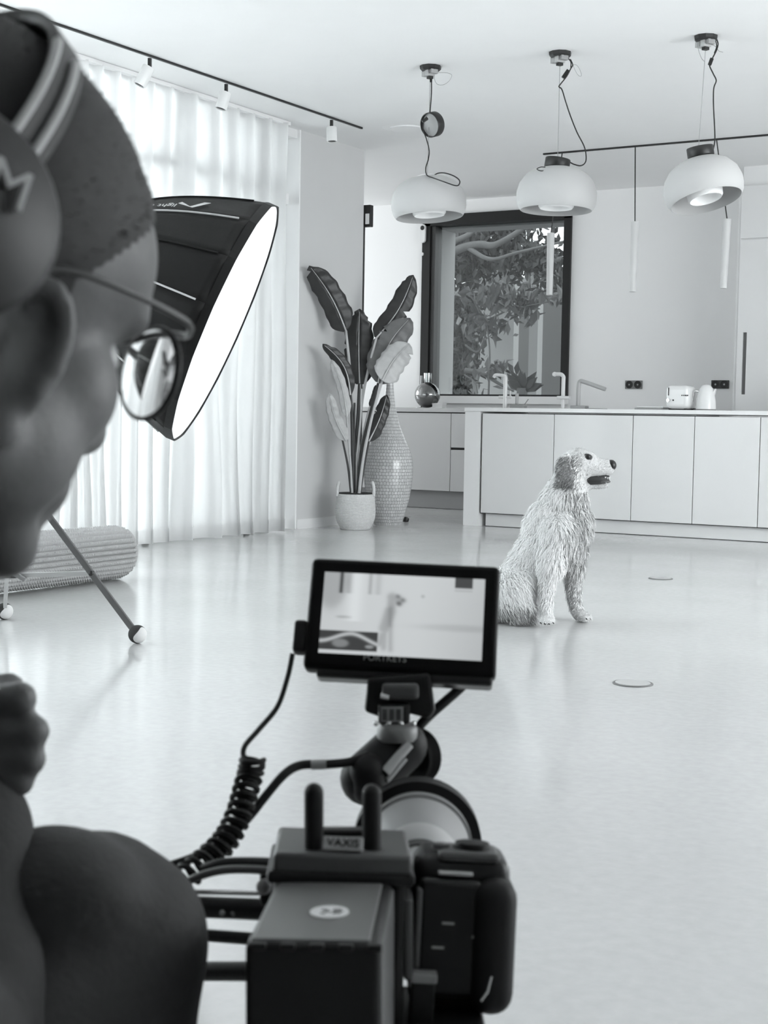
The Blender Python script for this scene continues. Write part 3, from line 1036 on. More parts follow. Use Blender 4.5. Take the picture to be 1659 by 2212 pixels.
# basket pot with coiled weave and two handles
M_straw = mat('pale_seagrass', 0.66, 0.8, noise=.18, nscale=70, bump=.5, bscale=160)
bk = thing('woven_basket', 'round white woven basket with two small handles holding the plant', 'basket', PP)
r_top, r_mid, r_bot, hb = 40 * KP, 43 * KP, 31 * KP, 76 * KP
prof = []
nrow = 26
for i in range(nrow * 4 + 1):
    t = i / (nrow * 4)
    if t < .45:
        r = r_bot + (r_mid - r_bot) * math.sin(t / .45 * math.pi / 2)
    else:
        r = r_mid - (r_mid - r_top) * ((t - .45) / .55) ** 2
    prof.append((r + .0035 * abs(math.sin(t * nrow * math.pi)), t * hb))
prof += [(r_top - .008, hb + .002), (r_top - .012, hb - .01), (r_mid - .016, hb * .5), (r_bot - .012, .01), (0, .01)]
MB(TR(PP)).lathe([(0, 0)] + prof, 56).build('coiled_body', M_straw, bk, smooth=True)
for sx in (-1, 1):
    b0 = Vector((PP.x, PP.y, hb))
    c = CI * (sx * (r_top - .004))
    side = CF
    pts = [b0 + c + side * -.05 + Vector((0, 0, -.02)), b0 + c * 1.0 + side * -.035 + Vector((0, 0, .045)), b0 + c * .93 + Vector((0, 0, .085)), b0 + c + side * .035 + Vector((0, 0, .045)), b0 + c + side * .05 + Vector((0, 0, -.02))]
    MB().tube(spline(pts, 6), .012, 8).build('handle', M_straw, bk, smooth=True)

# tall bottle-shaped woven floor vase
VP_ = on(837, 1133, 2, 0)
KV = depth(VP_) / 3143
zs = [(1135, 28), (1120, 34), (1098, 40.5), (1075, 46.5), (1050, 50.5), (1019, 53), (992, 51.5), (970, 45), (952, 37), (930, 27.5), (913, 21.5), (890, 15.5), (867, 11.5), (845, 9), (828, 8)]
z_at = lambda py: (1133 - py) * KV


def vase_material():
    m = bpy.data.materials.new('woven_rattan_weave')
    m.use_nodes = True
    nt = m.node_tree
    b = nt.nodes['Principled BSDF']
    uv = nt.nodes.new('ShaderNodeUVMap')
    br = nt.nodes.new('ShaderNodeTexBrick')
    br.inputs['Color1'].default_value = (.62, .62, .62, 1)
    br.inputs['Color2'].default_value = (.50, .50, .50, 1)
    br.inputs['Mortar'].default_value = (.13, .13, .13, 1)
    br.inputs['Scale'].default_value = 1.0
    br.inputs['Mortar Size'].default_value = .06
    br.inputs['Mortar Smooth'].default_value = .3
    br.inputs['Brick Width'].default_value = 1.0
    br.inputs['Row Height'].default_value = 1.0
    br.offset = .35
    nt.links.new(uv.outputs[0], br.inputs['Vector'])
    nz = nt.nodes.new('ShaderNodeTexNoise'); nz.inputs['Scale'].default_value = 1.3; nz.inputs['Detail'].default_value = 2
    vm = nt.nodes.new('ShaderNodeVectorMath'); vm.operation = 'MULTIPLY_ADD'
    nt.links.new(uv.outputs[0], nz.inputs['Vector'])
    nt.links.new(nz.outputs['Color'], vm.inputs[0]); vm.inputs[1].default_value = (.35, .35, 0)
    nt.links.new(uv.outputs[0], vm.inputs[2])
    nt.links.new(vm.outputs[0], br.inputs['Vector'])
    nt.links.new(br.outputs['Color'], b.inputs['Base Color'])
    b.inputs['Roughness'].default_value = .5
    b.inputs['Coat Weight'].default_value = .9
    b.inputs['Coat Roughness'].default_value = .1
    bp = nt.nodes.new('ShaderNodeBump'); bp.inputs['Strength'].default_value = .35; bp.inputs['Distance'].default_value = .01; bp.invert = True
    nt.links.new(br.outputs['Fac'], bp.inputs['Height'])
    nt.links.new(bp.outputs[0], b.inputs['Normal'])
    return m


vs_ = thing('floor_vase', 'tall bottle-shaped woven rattan floor vase behind the potted plant', 'vase', VP_)
sp = spline([(r * KV, 0, z_at(y)) for y, r in zs], 5)
o = MB(TR(VP_)).lathe([(0, 0)] + [(p.x, p.z) for p in sp] + [(4 * KV, sp[-1].z), (4 * KV, sp[-1].z - .1)], 64).build('woven_body', vase_material(), vs_, smooth=True)
uvl = o.data.uv_layers.new(name='UVMap')
for poly in o.data.polygons:
    cs = [o.data.vertices[o.data.loops[li].vertex_index].co for li in poly.loop_indices]
    an = [math.atan2(c.y, c.x) % (2 * math.pi) for c in cs]
    if max(an) - min(an) > math.pi:
        an = [a if a > math.pi else a + 2 * math.pi for a in an]
    for li, c, a in zip(poly.loop_indices, cs, an):
        uvl.data[li].uv = (a / (2 * math.pi) * 46, c.z / .0245)
# dark door stop by the vase
p = on(877, 1127, 2, 0)
s = thing('door_stop', 'small dark rubber stopper on the floor right of the vase', 'door stop', p)
MB(CM(877, 1122, depth(p), 0, 25, 0)).lathe([(0, -.03), (.016, -.026), (.026, -.004), (.022, .016), (0, .024)], 16).build('stopper', M_black, s, smooth=True)

# ------------------------------------------------------------------ rolled knitted rug
RX, RR_ = -4.87, 0.136
ry0, ry1 = 3.3, 5.60
rug = thing('rolled_rug', 'rolled-up chunky knitted pale rug lying on the floor by the curtain', 'rug', (RX, (ry0 + ry1) / 2, 0))
nu, nv = 560, 168
pitch_u, rows = .0165, 28
U = np.linspace(ry0, ry1, nu + 1)
V = np.linspace(0, 2 * np.pi, nv, endpoint=False)
uu, vv = np.meshgrid(U, V, indexing='ij')
row = vv / (2 * np.pi) * rows
fr = row % 1.0
tri = np.abs(fr - .5) * 2
ph = (uu / pitch_u + .55 * tri) % 1.0
bump_ = np.maximum(0, np.sin(np.pi * fr)) ** .8 * (.45 + .55 * np.maximum(0, np.sin(np.pi * ph)) ** .7)
rad = RR_ - .022 + .022 * bump_ + .003 * np.sin(vv * 3 + uu * 2)
edge = np.clip((ry1 - uu) / .05, 0, 1)
rad = rad - .018 * (1 - np.sqrt(np.clip(edge, 0, 1)))
X = RX + rad * np.cos(vv) * 1.06
Z = RR_ + rad * np.sin(vv)
Z = np.maximum(Z, .0015)
vs = np.stack([X, uu, Z], -1).reshape(-1, 3)
fs = []
for i in range(nu):
    a = i * nv
    for j in range(nv):
        j2 = (j + 1) % nv
        fs.append((a + j, a + j2, a + nv + j2, a + nv + j))
M_knit = mat('knitted_cotton', 0.44, 0.9, noise=.08, nscale=90)
rb = MB(); rb.v = [Vector(v) for v in vs]; rb.f = fs
rb.build('knit_surface', M_knit, rug, smooth=True)
# spiral end of the roll
pts = []
for i in range(160):
    a = i / 160 * 2 * math.pi * 4.2
    r = .012 + (RR_ - .03) * i / 160
    pts.append((RX + r * math.cos(a), ry1 - .012, RR_ + r * math.sin(a)))
MB().tube(pts, .0135, 8).build('spiral_end', M_knit, rug, smooth=True)
MB(TR((RX, ry1 - .03, RR_), 90)).lathe([(0, 0), (RR_ - .02, 0), (RR_ - .02, .01), (0, .01)], 40).build('end_fill', M_knit, rug)

# pale ottoman behind the rug
p = on(130, 1165, 2, 0)
s = thing('ottoman', 'pale upholstered block standing behind the rolled rug', 'ottoman', (p.x, p.y, 0))
zt_ = at(130, 1075, depth(p)).z
a = on(155, 1165, 1, p.y).x
MB().box((a - .62, p.y - .3, .012), (a, p.y + .02, max(.22, zt_))).build('cushion', mat('ottoman_cloth', .6, .9), s, smooth=True, bevel=.03, bseg=4)
for dx in (-.58, -.04):
    for dy in (-.27, -.02):
        MB().box((a + dx - .015, p.y + dy - .015, 0), (a + dx + .015, p.y + dy + .015, .02)).build('foot', M_black, s)

# ------------------------------------------------------------------ softbox on light stand
M_sbx = mat('softbox_black_nylon', 0.010, 0.55, spec=.3, bump=.15, bscale=30)
M_pipe = mat('white_piping', 0.62, 0.6)
M_diff = mat('diffusion_cloth', 0.92, 0.7)
SD = 4.95
KS = SD / 3143
cen = at(473, 693, SD)
axs = (CI * .905 - CJ * .405 + CF * .015).normalized()
maj = (CI * .395 + CJ * .905).normalized()
maj = (maj - axs * maj.dot(axs)).normalized()
mnr = axs.cross(maj).normalized()
RS = 277 * KS
DEPTH = .50
sbx = thing('softbox', 'round black parabolic softbox with white diffuser facing down to the dog', 'softbox', cen)
NS = 16


def dome(t, ang, lip=0.0):
    """t 0 = rim, 1 = apex ring"""
    r = RS * (1 - t * .86) ** .62 if t > 0 else RS
    r = RS * max(.02, 1 - t * .97) ** .36
    sag = 1 - .022 * math.sin((ang * NS / (2 * math.pi) % 1) * math.pi) * (1 - .4 * t)
    return cen - axs * (DEPTH * t - lip) + (maj * math.cos(ang) + mnr * math.sin(ang)) * (r * sag)


for k in range(NS):
    a0, a1 = 2 * math.pi * k / NS, 2 * math.pi * (k + 1) / NS
    vs, fs = [], []
    nt_, na = 14, 6
    for i in range(nt_ + 1):
        for j in range(na + 1):
            an = a0 + (a1 - a0) * min(max(j / na, .0005), .9995)
            vs.append(dome(i / nt_, an))
    for i in range(nt_):
        for j in range(na):
            q = i * (na + 1) + j
            fs.append((q, q + 1, q + na + 2, q + na + 1))
    o = MB().add(vs, fs).build('fabric_panel', M_sbx, sbx, smooth=True, solid=.002)
    MB().tube([dome(t / 14 * .92, a0 + 1e-4) + (dome(t / 14 * .92, a0 + 1e-4) - cen).normalized() * .002 for t in range(1, 15)], .0035, 6).build('piping', M_pipe if k % 2 == 0 else M_sbx, o, smooth=True)
# lip with recessed diffuser
vs, fs = [], []
for i in range(96):
    an = 2 * math.pi * i / 96
    c = 1 - .012 * abs(math.sin(an * NS / 2))
    for lp, rr in ((0, 1), (.028, 1.0), (.028, .992), (0, .985)):
        vs.append(cen + axs * lp + (maj * math.cos(an) + mnr * math.sin(an)) * RS * rr * c)
for i in range(96):
    for j in range(4):
        fs.append((i * 4 + j, i * 4 + (j + 1) % 4, ((i + 1) % 96) * 4 + (j + 1) % 4, ((i + 1) % 96) * 4 + j))
MB().add(vs, fs).build('front_lip', M_sbx, sbx)
vs, fs = [cen + axs * .03], []
for k in range(1, 7):
    for i in range(48):
        an = 2 * math.pi * i / 48
        vs.append(cen + axs * (.05 - .028 * (k / 6) ** 2) + (maj * math.cos(an) + mnr * math.sin(an)) * RS * .985 * k / 6)
vs[0] = cen + axs * .05
for i in range(48):
    fs.append((0, 1 + i, 1 + (i + 1) % 48))
for k in range(5):
    for i in range(48):
        a = 1 + k * 48
        fs.append((a + i, a + (i + 1) % 48, a + 48 + (i + 1) % 48, a + 48 + i))
MB().add(vs, fs).build('diffuser', M_diff, sbx, smooth=True)
# lettering on the upper panel: upside down from here
ang0 = None
best = 1e9
target_px = at(378, 437, SD - .2)
def surf_frame(t, an):
    p = dome(t, an)
    du = (dome(t + .02, an) - dome(t - .02, an)).normalized()
    dv = (dome(t, an + .02) - dome(t, an - .02)).normalized()
    n_ = du.cross(dv).normalized()
    if n_.dot(p - (cen - axs * .25)) < 0:
        n_ = -n_
    return p, du, dv, n_
def proj_px(p):
    d_ = p - ORG
    z_ = d_.dot(CF)
    return CX + FPX * d_.dot(CI) / z_, CY - FPX * d_.dot(CJ) / z_
def find(px, py):
    bst = None
    for i in range(2, 60):
        for j in range(240):
            t_, an_ = i / 64, 2 * math.pi * j / 240
            p, du, dv, n_ = surf_frame(t_, an_)
            if n_.dot(p - ORG) > 0:
                continue
            x, y = proj_px(p)
            e = (x - px) ** 2 + (y - py) ** 2
            if bst is None or e < bst[0]:
                bst = (e, t_, an_)
    return bst
def decal(px, py, s_, size, nm):
    e, t_, an_ = find(px, py)
    p, du, dv, n_ = surf_frame(t_, an_)
    x_ = du if du.dot(CI) < 0 else -du      # text runs to the left in the picture
    x_ = (x_ - n_ * x_.dot(n_)).normalized()
    y_ = n_.cross(x_)
    M = Matrix(((x_.x, y_.x, n_.x, 0), (x_.y, y_.y, n_.y, 0), (x_.z, y_.z, n_.z, 0), (0, 0, 0, 1)))
    M = Matrix.Translation(p + n_ * .006) @ M
    if s_:
        text(nm, s_, size, M, M_pipe, sbx)
    return M
decal(352, 449, 'light d', .040, 'lettering')
Mv = decal(418, 448, None, 0, '')
MB(Mv).add([(-.052, -.026, .002), (-.030, -.028, .002), (.004, .018, .002), (-.006, .026, .002)], [(0, 1, 2, 3)]).add([(.004, .018, .002), (-.006, .026, .002), (.052, -.004, .002), (.044, -.018, .002)], [(0, 1, 2, 3)]).build('logo', M_pipe, sbx, solid=.001)

# lamp head behind the softbox
lh = cen - axs * (DEPTH + .01)
lm = thing('studio_light', 'black studio lamp head behind the softbox, mostly hidden by the head', 'studio light', lh)
MB(frame_to(lh, lh - axs * .3)).lathe([(0, 0), (.055, 0), (.06, .02), (.06, .27), (.05, .3), (0, .3)], 24).build('lamp_housing', M_black, lm, smooth=True)
yk = lh - axs * .14
MB().tube([yk - mnr * .08, yk - mnr * .08 - Vector((0, 0, .12)), yk + mnr * .08 - Vector((0, 0, .12)), yk + mnr * .08], .008, 8).build('yoke', M_black, lm)

# stand with tennis balls
M_stand = mat('stand_grey_metal', 0.16, 0.35, metal=.5)
M_stand2 = mat('stand_pale_metal', 0.55, 0.3, metal=.5)
B1, B2 = on(297, 1372, 2, .03), on(10, 1322, 2, .03)
mid = (B1 + B2) / 2
dv = (B2 - B1); dv.z = 0
nrm = Vector((-dv.y, dv.x, 0)).normalized()
if nrm.dot(CF) > 0:
    nrm = -nrm
SC = mid + nrm * (dv.length * .29)
B3 = mid + nrm * (dv.length * .866)
B3.z = .03
hub_top = Vector((SC.x, SC.y, .62))
stand = thing('light_stand', 'grey metal light stand with tennis balls on its feet', 'light stand', (SC.x, SC.y, 0))
pole_top = yk - Vector((0, 0, .12))
MB().tube([(SC.x, SC.y, .22), (SC.x, SC.y, .75)], .016, 12).build('lower_tube', M_stand, stand, smooth=True)
MB().tube([(SC.x, SC.y, .74), (SC.x, SC.y, pole_top.z - .25)], .0125, 12).build('upper_tube', M_stand2, stand, smooth=True)
MB().tube([(SC.x, SC.y, pole_top.z - .27), tuple(pole_top)], .011, 12).build('spigot_arm', M_stand, stand, smooth=True)
MB(TR((SC.x, SC.y, .60))).lathe([(.016, 0), (.03, 0), (.03, .05), (.016, .05)], 16).build('collar', M_black, stand)
MB(TR((SC.x, SC.y, .28))).lathe([(.016, 0), (.028, 0), (.028, .04), (.016, .04)], 16).build('collar', M_black, stand)


def flatbar(p0, p1, w, t, nm, m, par, up=(0, 0, 1)):
    F = frame_to(p0, p1, up)
    L = (Vector(p1) - Vector(p0)).length
    return MB(F).box((-w / 2, -t / 2, 0), (w / 2, t / 2, L)).build(nm, m, par, bevel=.002)


BR = []
for B_, m in ((B1, M_stand), (B2, M_stand2), (B3, M_stand)):
    lg = flatbar(hub_top, B_ + (hub_top - B_).normalized() * .02, .014, .022, 'leg', m, stand)
    q = B_ + (hub_top - B_) * .37
    flatbar((SC.x, SC.y, at(0, 1243, depth((SC.x, SC.y, .25))).z), q, .008, .018, 'brace', M_stand2 if B_ is B1 else M_stand, stand)
    MB().ball(q, .012, nu=10, nv=8).build('bolt', M_black, stand)
    # tennis ball in two halves of curved felt
    ballm = MB().ball(B_ + Vector((0, 0, .0035)), .0335, nu=40, nv=24).build('tennis_ball', mat('tennis_felt', .62, .9), stand, smooth=True)
    BR.append(ballm)
# two-tone felt
mt = bpy.data.materials.new('two_tone_felt')
mt.use_nodes = True
nt = mt.node_tree
tc = nt.nodes.new('ShaderNodeTexCoord')
b_ = nt.nodes['Principled BSDF']; b_.inputs['Roughness'].default_value = .95
sep = nt.nodes.new('ShaderNodeSeparateXYZ')
nt.links.new(tc.outputs['Generated'], sep.inputs[0])
ma = nt.nodes.new('ShaderNodeMath'); ma.operation = 'SINE'
ms = nt.nodes.new('ShaderNodeMath'); ms.operation = 'MULTIPLY'; ms.inputs[1].default_value = 6.0
nt.links.new(sep.outputs[2], ms.inputs[0]); nt.links.new(ms.outputs[0], ma.inputs[0])
mm = nt.nodes.new('ShaderNodeMath'); mm.operation = 'MULTIPLY_ADD'; mm.inputs[1].default_value = .12
nt.links.new(ma.outputs[0], mm.inputs[0]); nt.links.new(sep.outputs[0], mm.inputs[2])
gt = nt.nodes.new('ShaderNodeMath'); gt.operation = 'GREATER_THAN'; gt.inputs[1].default_value = .70
nt.links.new(mm.outputs[0], gt.inputs[0])
cm_ = nt.nodes.new('ShaderNodeMix'); cm_.data_type = 'RGBA'
cm_.inputs[6].default_value = (.04, .04, .04, 1); cm_.inputs[7].default_value = (.66, .66, .66, 1)
nt.links.new(gt.outputs[0], cm_.inputs[0]); nt.links.new(cm_.outputs[2], b_.inputs['Base Color'])
for o in BR:
    o.data.materials[0] = mt
# clamp on the brace crossing
p = at(38, 1243, depth((SC.x, SC.y, .3)) - .02)
MB(CM(38, 1243, depth(p), 0, 30, 0)).box((-.035, -.012, -.008), (.035, .012, .008)).build('clamp_lever', M_steel, stand, bevel=.003)

# ------------------------------------------------------------------ garden outside the kitchen window
GY = YF + .3
struct(MB().box((-30, GY, -.4), (10, 45, -.3)), 'ground', mat('garden_soil', .18, .9))
M_gw = mat('garden_wall_render', .17, .85, noise=.05, nscale=3)
gx = lambda px, y: on(px, 700, 1, y).x
gz = lambda px, py, y: on(px, py, 1, y).z
s = thing('garden_wall', 'plain grey rendered garden wall outside the kitchen window', 'wall', (gx(1150, 17.5), 17.5, -.3))
MB().box((gx(1010, 17.5), 17.5, -.3), (gx(1330, 17.5), 17.7, gz(1150, 612, 17.5))).build('wall_body', M_gw, s)
MB().box((gx(1008, 17.5), 17.45, gz(1150, 612, 17.5)), (gx(1335, 17.5), 17.75, gz(1150, 600, 17.5))).build('coping', mat('coping_pale', .3, .7), s)
M_reflect = mat('reflection_pale', .42, .6)
for (a0, a1, lab) in ((1035, 1110, 'wide pale band behind the leaves, imitating a reflection in the window'), (1143, 1162, 'narrow pale band near the right window frame, imitating a reflection')):  # pale uprights stand in for reflections of the room in the glass
    y = 16.6 if a1 - a0 > 30 else 16.9
    s = thing('reflection_band', lab, 'reflection', (gx(a0, y), y, -.3))
    MB().box((gx(a0, y), y, -.3), (gx(a1, y), y + .15, gz(a0, 560 if y < 16.7 else 555, y))).build('band_body', M_reflect, s)
    MB().box((gx(a0, y) - .02, y - .02, gz(a0, 562, y)), (gx(a1, y) + .02, y + .17, gz(a0, 555, y))).build('cap', M_gw, s)
y = 18.6
s = thing('garden_shed', 'dark building seen through leaves at the left of the window', 'building', (gx(960, y), y, -.3))
MB().box((gx(900, y), y, -.3), (gx(1010, y), y + 1.5, gz(960, 640, y))).build('shed_wall', mat('shed_dark', .05, .7), s)

M_bark = mat('bark', .12, .9, bump=.5, bscale=30)
M_fol = mat('foliage_green', .04, .5, noise=.5, nscale=3)
M_fol2 = mat('foliage_pale', .09, .5, noise=.4, nscale=3)


def leafcloud(name, pts, size, m, parent, seed):
    r = np.random.default_rng(seed)
    V, Fc = [], []
    base = np.array([[-.5, 0, 0], [0, .22, .05], [.5, 0, 0], [0, -.22, .05]])
    for c in pts:
        sc = size * r.uniform(.6, 1.4)
        e = Euler(tuple(r.uniform(0, 6.28, 3))).to_matrix()
        k = len(V)
        for b in base:
            V.append(Vector(c) + e @ Vector(b * sc))
        Fc.append((k, k + 1, k + 2, k + 3))
    mb = MB(); mb.v = V; mb.f = Fc
    o = mb.build(name, m, parent)
    o['kind'] = 'stuff'
    return o


def gp(px, py, y): return on(px, py, 1, y)


def garden_tree(nm, lab, branches, clumps, m, seed, lsize, base, grp='garden trees'):
    s = thing(nm, lab, 'tree', base, grp)
    r = np.random.default_rng(seed)
    for pts, r0, r1 in branches:
        P = spline(pts, 6)
        MB().tube(P, [r0 + (r1 - r0) * i / (len(P) - 1) for i in range(len(P))], 8).build('branch', M_bark, s, smooth=True)
    pts = []
    for (px, py, y, sx, sz, n) in clumps:
        c = gp(px, py, y)
        k = depth(c) / 3143
        for _ in range(int(n * 1.6)):
            g = r.normal(0, .5, 3)
            pts.append((c.x + g[0] * sx * k, c.y + g[1] * .5, c.z + g[2] * sz * k))
    leafcloud('foliage', pts, lsize, m, s, seed + 1)
    return s


garden_tree('garden_tree', 'leafy tree with pale curved branches filling the window top',
            [([gp(960, 900, 15.2), gp(962, 700, 15.2), gp(968, 560, 15.2)], .09, .05),
             ([gp(968, 550, 15.2), gp(1000, 535, 15.1), gp(1036, 528, 15.1), gp(1066, 530, 15.1), gp(1105, 510, 15.1), gp(1150, 480, 15.1)], .055, .03),
             ([gp(965, 530, 15.2), gp(985, 520, 15.1), gp(1015, 505, 15.1), gp(1035, 482, 15.1)], .045, .025),
             ([gp(1010, 535, 15.1), gp(1060, 560, 15.0), gp(1120, 545, 15.0), gp(1225, 520, 15)], .03, .012)],
            [(1000, 560, 15.8, 50, 70, 500), (985, 700, 15.8, 38, 120, 600), (1080, 505, 15.9, 80, 40, 500), (1150, 560, 15.8, 70, 45, 380), (990, 500, 16, 60, 40, 300), (1210, 600, 15.2, 30, 50, 110), (985, 800, 15.6, 30, 60, 250), (1050, 560, 16, 60, 40, 250)],
            M_fol, 11, .12, (gp(960, 900, 15.2).x, 15.2, -.3))
garden_tree('garden_shrub', 'thin branching shrub with pale leaves in front of the pale reflection band',
            [([gp(1055, 860, 14.6), gp(1058, 760, 14.6), gp(1050, 690, 14.6)], .012, .008),
             ([gp(1010, 620, 14.6), gp(1030, 660, 14.6), gp(1050, 690, 14.6), gp(1100, 670, 14.6), gp(1185, 652, 14.6)], .016, .007),
             ([gp(1040, 625, 14.6), gp(1075, 640, 14.6), gp(1108, 655, 14.6), gp(1112, 695, 14.6)], .014, .007),
             ([gp(1005, 745, 14.6), gp(1030, 760, 14.6), gp(1045, 735, 14.6), gp(1052, 690, 14.6)], .012, .007),
             ([gp(1005, 800, 14.6), gp(1040, 806, 14.6), gp(1080, 830, 14.6), gp(1110, 845, 14.6)], .03, .012),
             ([gp(1003, 810, 14.5), gp(1025, 825, 14.5), gp(1032, 850, 14.5)], .012, .008)],
            [(1060, 640, 14.6, 45, 40, 90), (1045, 705, 14.6, 30, 25, 60), (1125, 660, 14.6, 18, 35, 70), (1200, 640, 14.6, 25, 15, 25), (1075, 800, 14.6, 30, 30, 30)],
            M_fol2, 21, .15, (gp(1055, 900, 14.6).x, 14.6, -.3))
# dark rosette plant at the bottom of the window
c = gp(1128, 838, 14.0)
s = thing('garden_agave', 'dark rosette of pointed leaves just outside the window sill', 'plant', (c.x, c.y, -.3))
for i in range(15):
    a = i * 2.4
    el = .25 + .9 * ((i * 7) % 15) / 15
    L = .26
    dr = Vector((math.cos(a) * math.cos(el), math.sin(a) * math.cos(el) * .6, math.sin(el)))
    sd = dr.cross(Vector((0, 1, 0))).normalized()
    q = Vector((c.x, c.y, c.z - .03))
    vs = [q - sd * .02, q + sd * .02, q + dr * L * .55 + sd * .045, q + dr * L, q + dr * L * .55 - sd * .045]
    MB().add(vs, [(0, 1, 2, 3, 4)]).build('leaf', M_leafd, s, solid=.006)
MB().tube([(c.x, c.y, -.3), (c.x, c.y, c.z)], .06, 8).build('stalk', M_bark, s)
# ------------------------------------------------------------------ golden retriever, sitting, facing right
DG = on(1185, 1349, 2, 0)
DD = depth(DG) + .06
KD = DD / 3143


def dp(px, py, off=0.0):
    """dog point: pixel plus offset away from the camera (m)"""
    return at(px, py, DD + off)


M_fur = mat('cream_fur_skin', 0.55, 0.85, noise=.12, nscale=14)
M_strand = mat('cream_fur', 0.82, 0.75, noise=.15, nscale=9)
M_nose = mat('dog_nose', 0.012, 0.35)
M_mouth = mat('dog_mouth', 0.03, 0.5)
M_tooth = mat('tooth', 0.8, 0.35)
dog = thing('dog', 'cream golden retriever sitting on the floor, head turned right, mouth open', 'dog', (DG.x, DG.y, 0))
b = MB()


def dc(p, q, r0, r1, o0=0.0, o1=None):
    o1 = o0 if o1 is None else o1
    b.cap(dp(p[0], p[1], o0), dp(q[0], q[1], o1), r0 * KD, r1 * KD, 18)


def de(c, rx, ry, rz, off=0.0, rot=0.0, tgt=None):
    """ellipsoid: rx, rz in px in the picture plane, ry depth radius in px, rot deg"""
    F = CM(c[0], c[1], DD + off, 0, rot, 0)
    (tgt or b).ball((0, 0, 0), (rx * KD, ry * KD, rz * KD), nu=22, nv=14) if False else None
    t_ = tgt or b
    s_ = MB(F).ball((0, 0, 0), (rx * KD, ry * KD, rz * KD), nu=22, nv=14)
    n_ = len(t_.v)
    t_.v += s_.v
    t_.f += [[i + n_ for i in q] for q in s_.f]


# torso
dc((1222, 1115), (1176, 1190), 46, 60)
dc((1174, 1190), (1122, 1272), 60, 54)
de((1170, 1130), 38, 48, 56, 0, 28)
de((1242, 1130), 36, 50, 50, .0, -6)
de((1228, 1180), 34, 46, 44, .0, 10)
dc((1120, 1272), (1112, 1305), 50, 38, .0)
# haunches with thigh, hind feet
for s_, o in ((-1, -.10), (1, .10)):
    de((1110, 1284), 38, 28, 48, o, 14)
    dc((1132, 1304), (1112, 1333), 20, 13, o * 1.1)
    dc((1112, 1336), (1146, 1338), 11, 9, o * 1.1, o * 1.1)
# shoulders and forelegs
dc((1205, 1150), (1188, 1222), 38, 26, -.09, -.13)
dc((1188, 1222), (1180, 1292), 24, 15.5, -.13, -.14)
dc((1180, 1292), (1180, 1328), 15.5, 14, -.14, -.145)
de((1182, 1338), 18.5, 20, 11.5, -.155)
dc((1235, 1150), (1237, 1220), 36, 25, .07, .09)
dc((1237, 1220), (1239, 1290), 24, 16, .09, .09)
dc((1239, 1290), (1246, 1322), 15.5, 14, .09, .07)
de((1256, 1331), 21, 20, 11, .05)
# neck and head
dc((1212, 1085), (1234, 1030), 46, 36)
dc((1232, 1095), (1244, 1040), 36, 26)
de((1247, 1003), 37, 35, 36, 0, -6)
de((1240, 1018), 33, 36, 33)
dc((1264, 1008), (1292, 1012), 30, 22.5)
dc((1288, 1012), (1310, 1010.5), 22, 19.5)
de((1272, 983), 15, 26, 9, 0, 22)
dc((1256, 1042), (1284, 1050), 14, 9)
dc((1284, 1050), (1311, 1049.5), 9, 7.5)
dc((1080, 1312), (1100, 1326), 20, 22, .0)
dc((1086, 1330), (1030, 1338), 15, 8, -.02, -.05)
body1 = fuse(b, .0095, 4)
# second pass: ears, toes
b = MB(); b.v = body1.v; b.f = body1.f
de((1219, 1004), 16, 10, 25, -.078, 22)
de((1221, 1026), 19, 9, 25, -.092, 8)
de((1233, 1037), 14.5, 8, 15, -.098, -24)
de((1226, 1010), 16, 8, 30, .066, 10)
for (px, py, off, n, st) in ((1169, 1341, -.185, 4, 8.5), (1252, 1335, .015, 4, 7.5)):
    for i in range(n):
        de((px + st * i, py + (1.5 if i in (1, 2) else 0)), 5.6, 8, 7.5, off - (.012 if i in (1, 2) else 0))
body2 = fuse(b, .0075, 2)
dog_body = body2.build('body', M_fur, dog, smooth=True)

# eyes, nose, mouth
for o in (-1, 1):
    ey = MB().ball(dp(1270, 987, o * .049), 6.5 * KD, nu=16, nv=12).build('eye', M_nose, dog, smooth=True)
    s_ = MB(CM(1269.5, 987, DD + o * .046, 0, 12, 0)).ball((0, 0, 0), (10.5 * KD, 4.5 * KD, 7.0 * KD)).build('eyelid', mat('eyelid', .06, .7), ey, smooth=True)
s_ = MB(); de((1320.5, 1005), 11, 16, 12, -.002, -12, s_)
s_.build('nose', M_nose, dog, smooth=True)
# open mouth, slightly wider than the muzzle so the lips show dark
mo = MB()
mo.tube([dp(1262, 1034), dp(1275, 1037), dp(1292, 1036), dp(1308, 1034), dp(1315, 1034)], [10 * KD, 14.5 * KD, 14 * KD, 12.5 * KD, 9 * KD], 18)
n_ = len(mo.v)
# flatten vertically
C0 = dp(1290, 1036)
fl = []
for v in mo.v:
    d_ = v - C0
    up = d_.dot(CJ)
    dep = d_.dot(CF)
    fl.append(v - CJ * (up * .18) + CF * (dep * .55))
mo.v = fl
mouth = mo.build('mouth', M_mouth, dog, smooth=True)
tg = MB(); de((1304, 1040), 15, 10, 4.2, -.02, 2, tg)
tg.build('tongue', mat('tongue', .10, .45), mouth, smooth=True)
for (px, py, l, r) in ((1307.5, 1030, 10, 2.2), (1316, 1031, 6, 1.8), (1312.5, 1031, 5, 1.6), (1300, 1031, 4, 2), (1293, 1031.5, 4, 2.2), (1286, 1031.5, 4, 2.2)):
    MB().tube([dp(px, py, -.034), dp(px + .5, py + l, -.032)], [r * KD, .4 * KD], 8).build('tooth', M_tooth, mouth)
MB().tube([dp(1309, 1044, -.03), dp(1310, 1037, -.03)], [2 * KD, .4 * KD], 8).build('tooth', M_tooth, mouth)
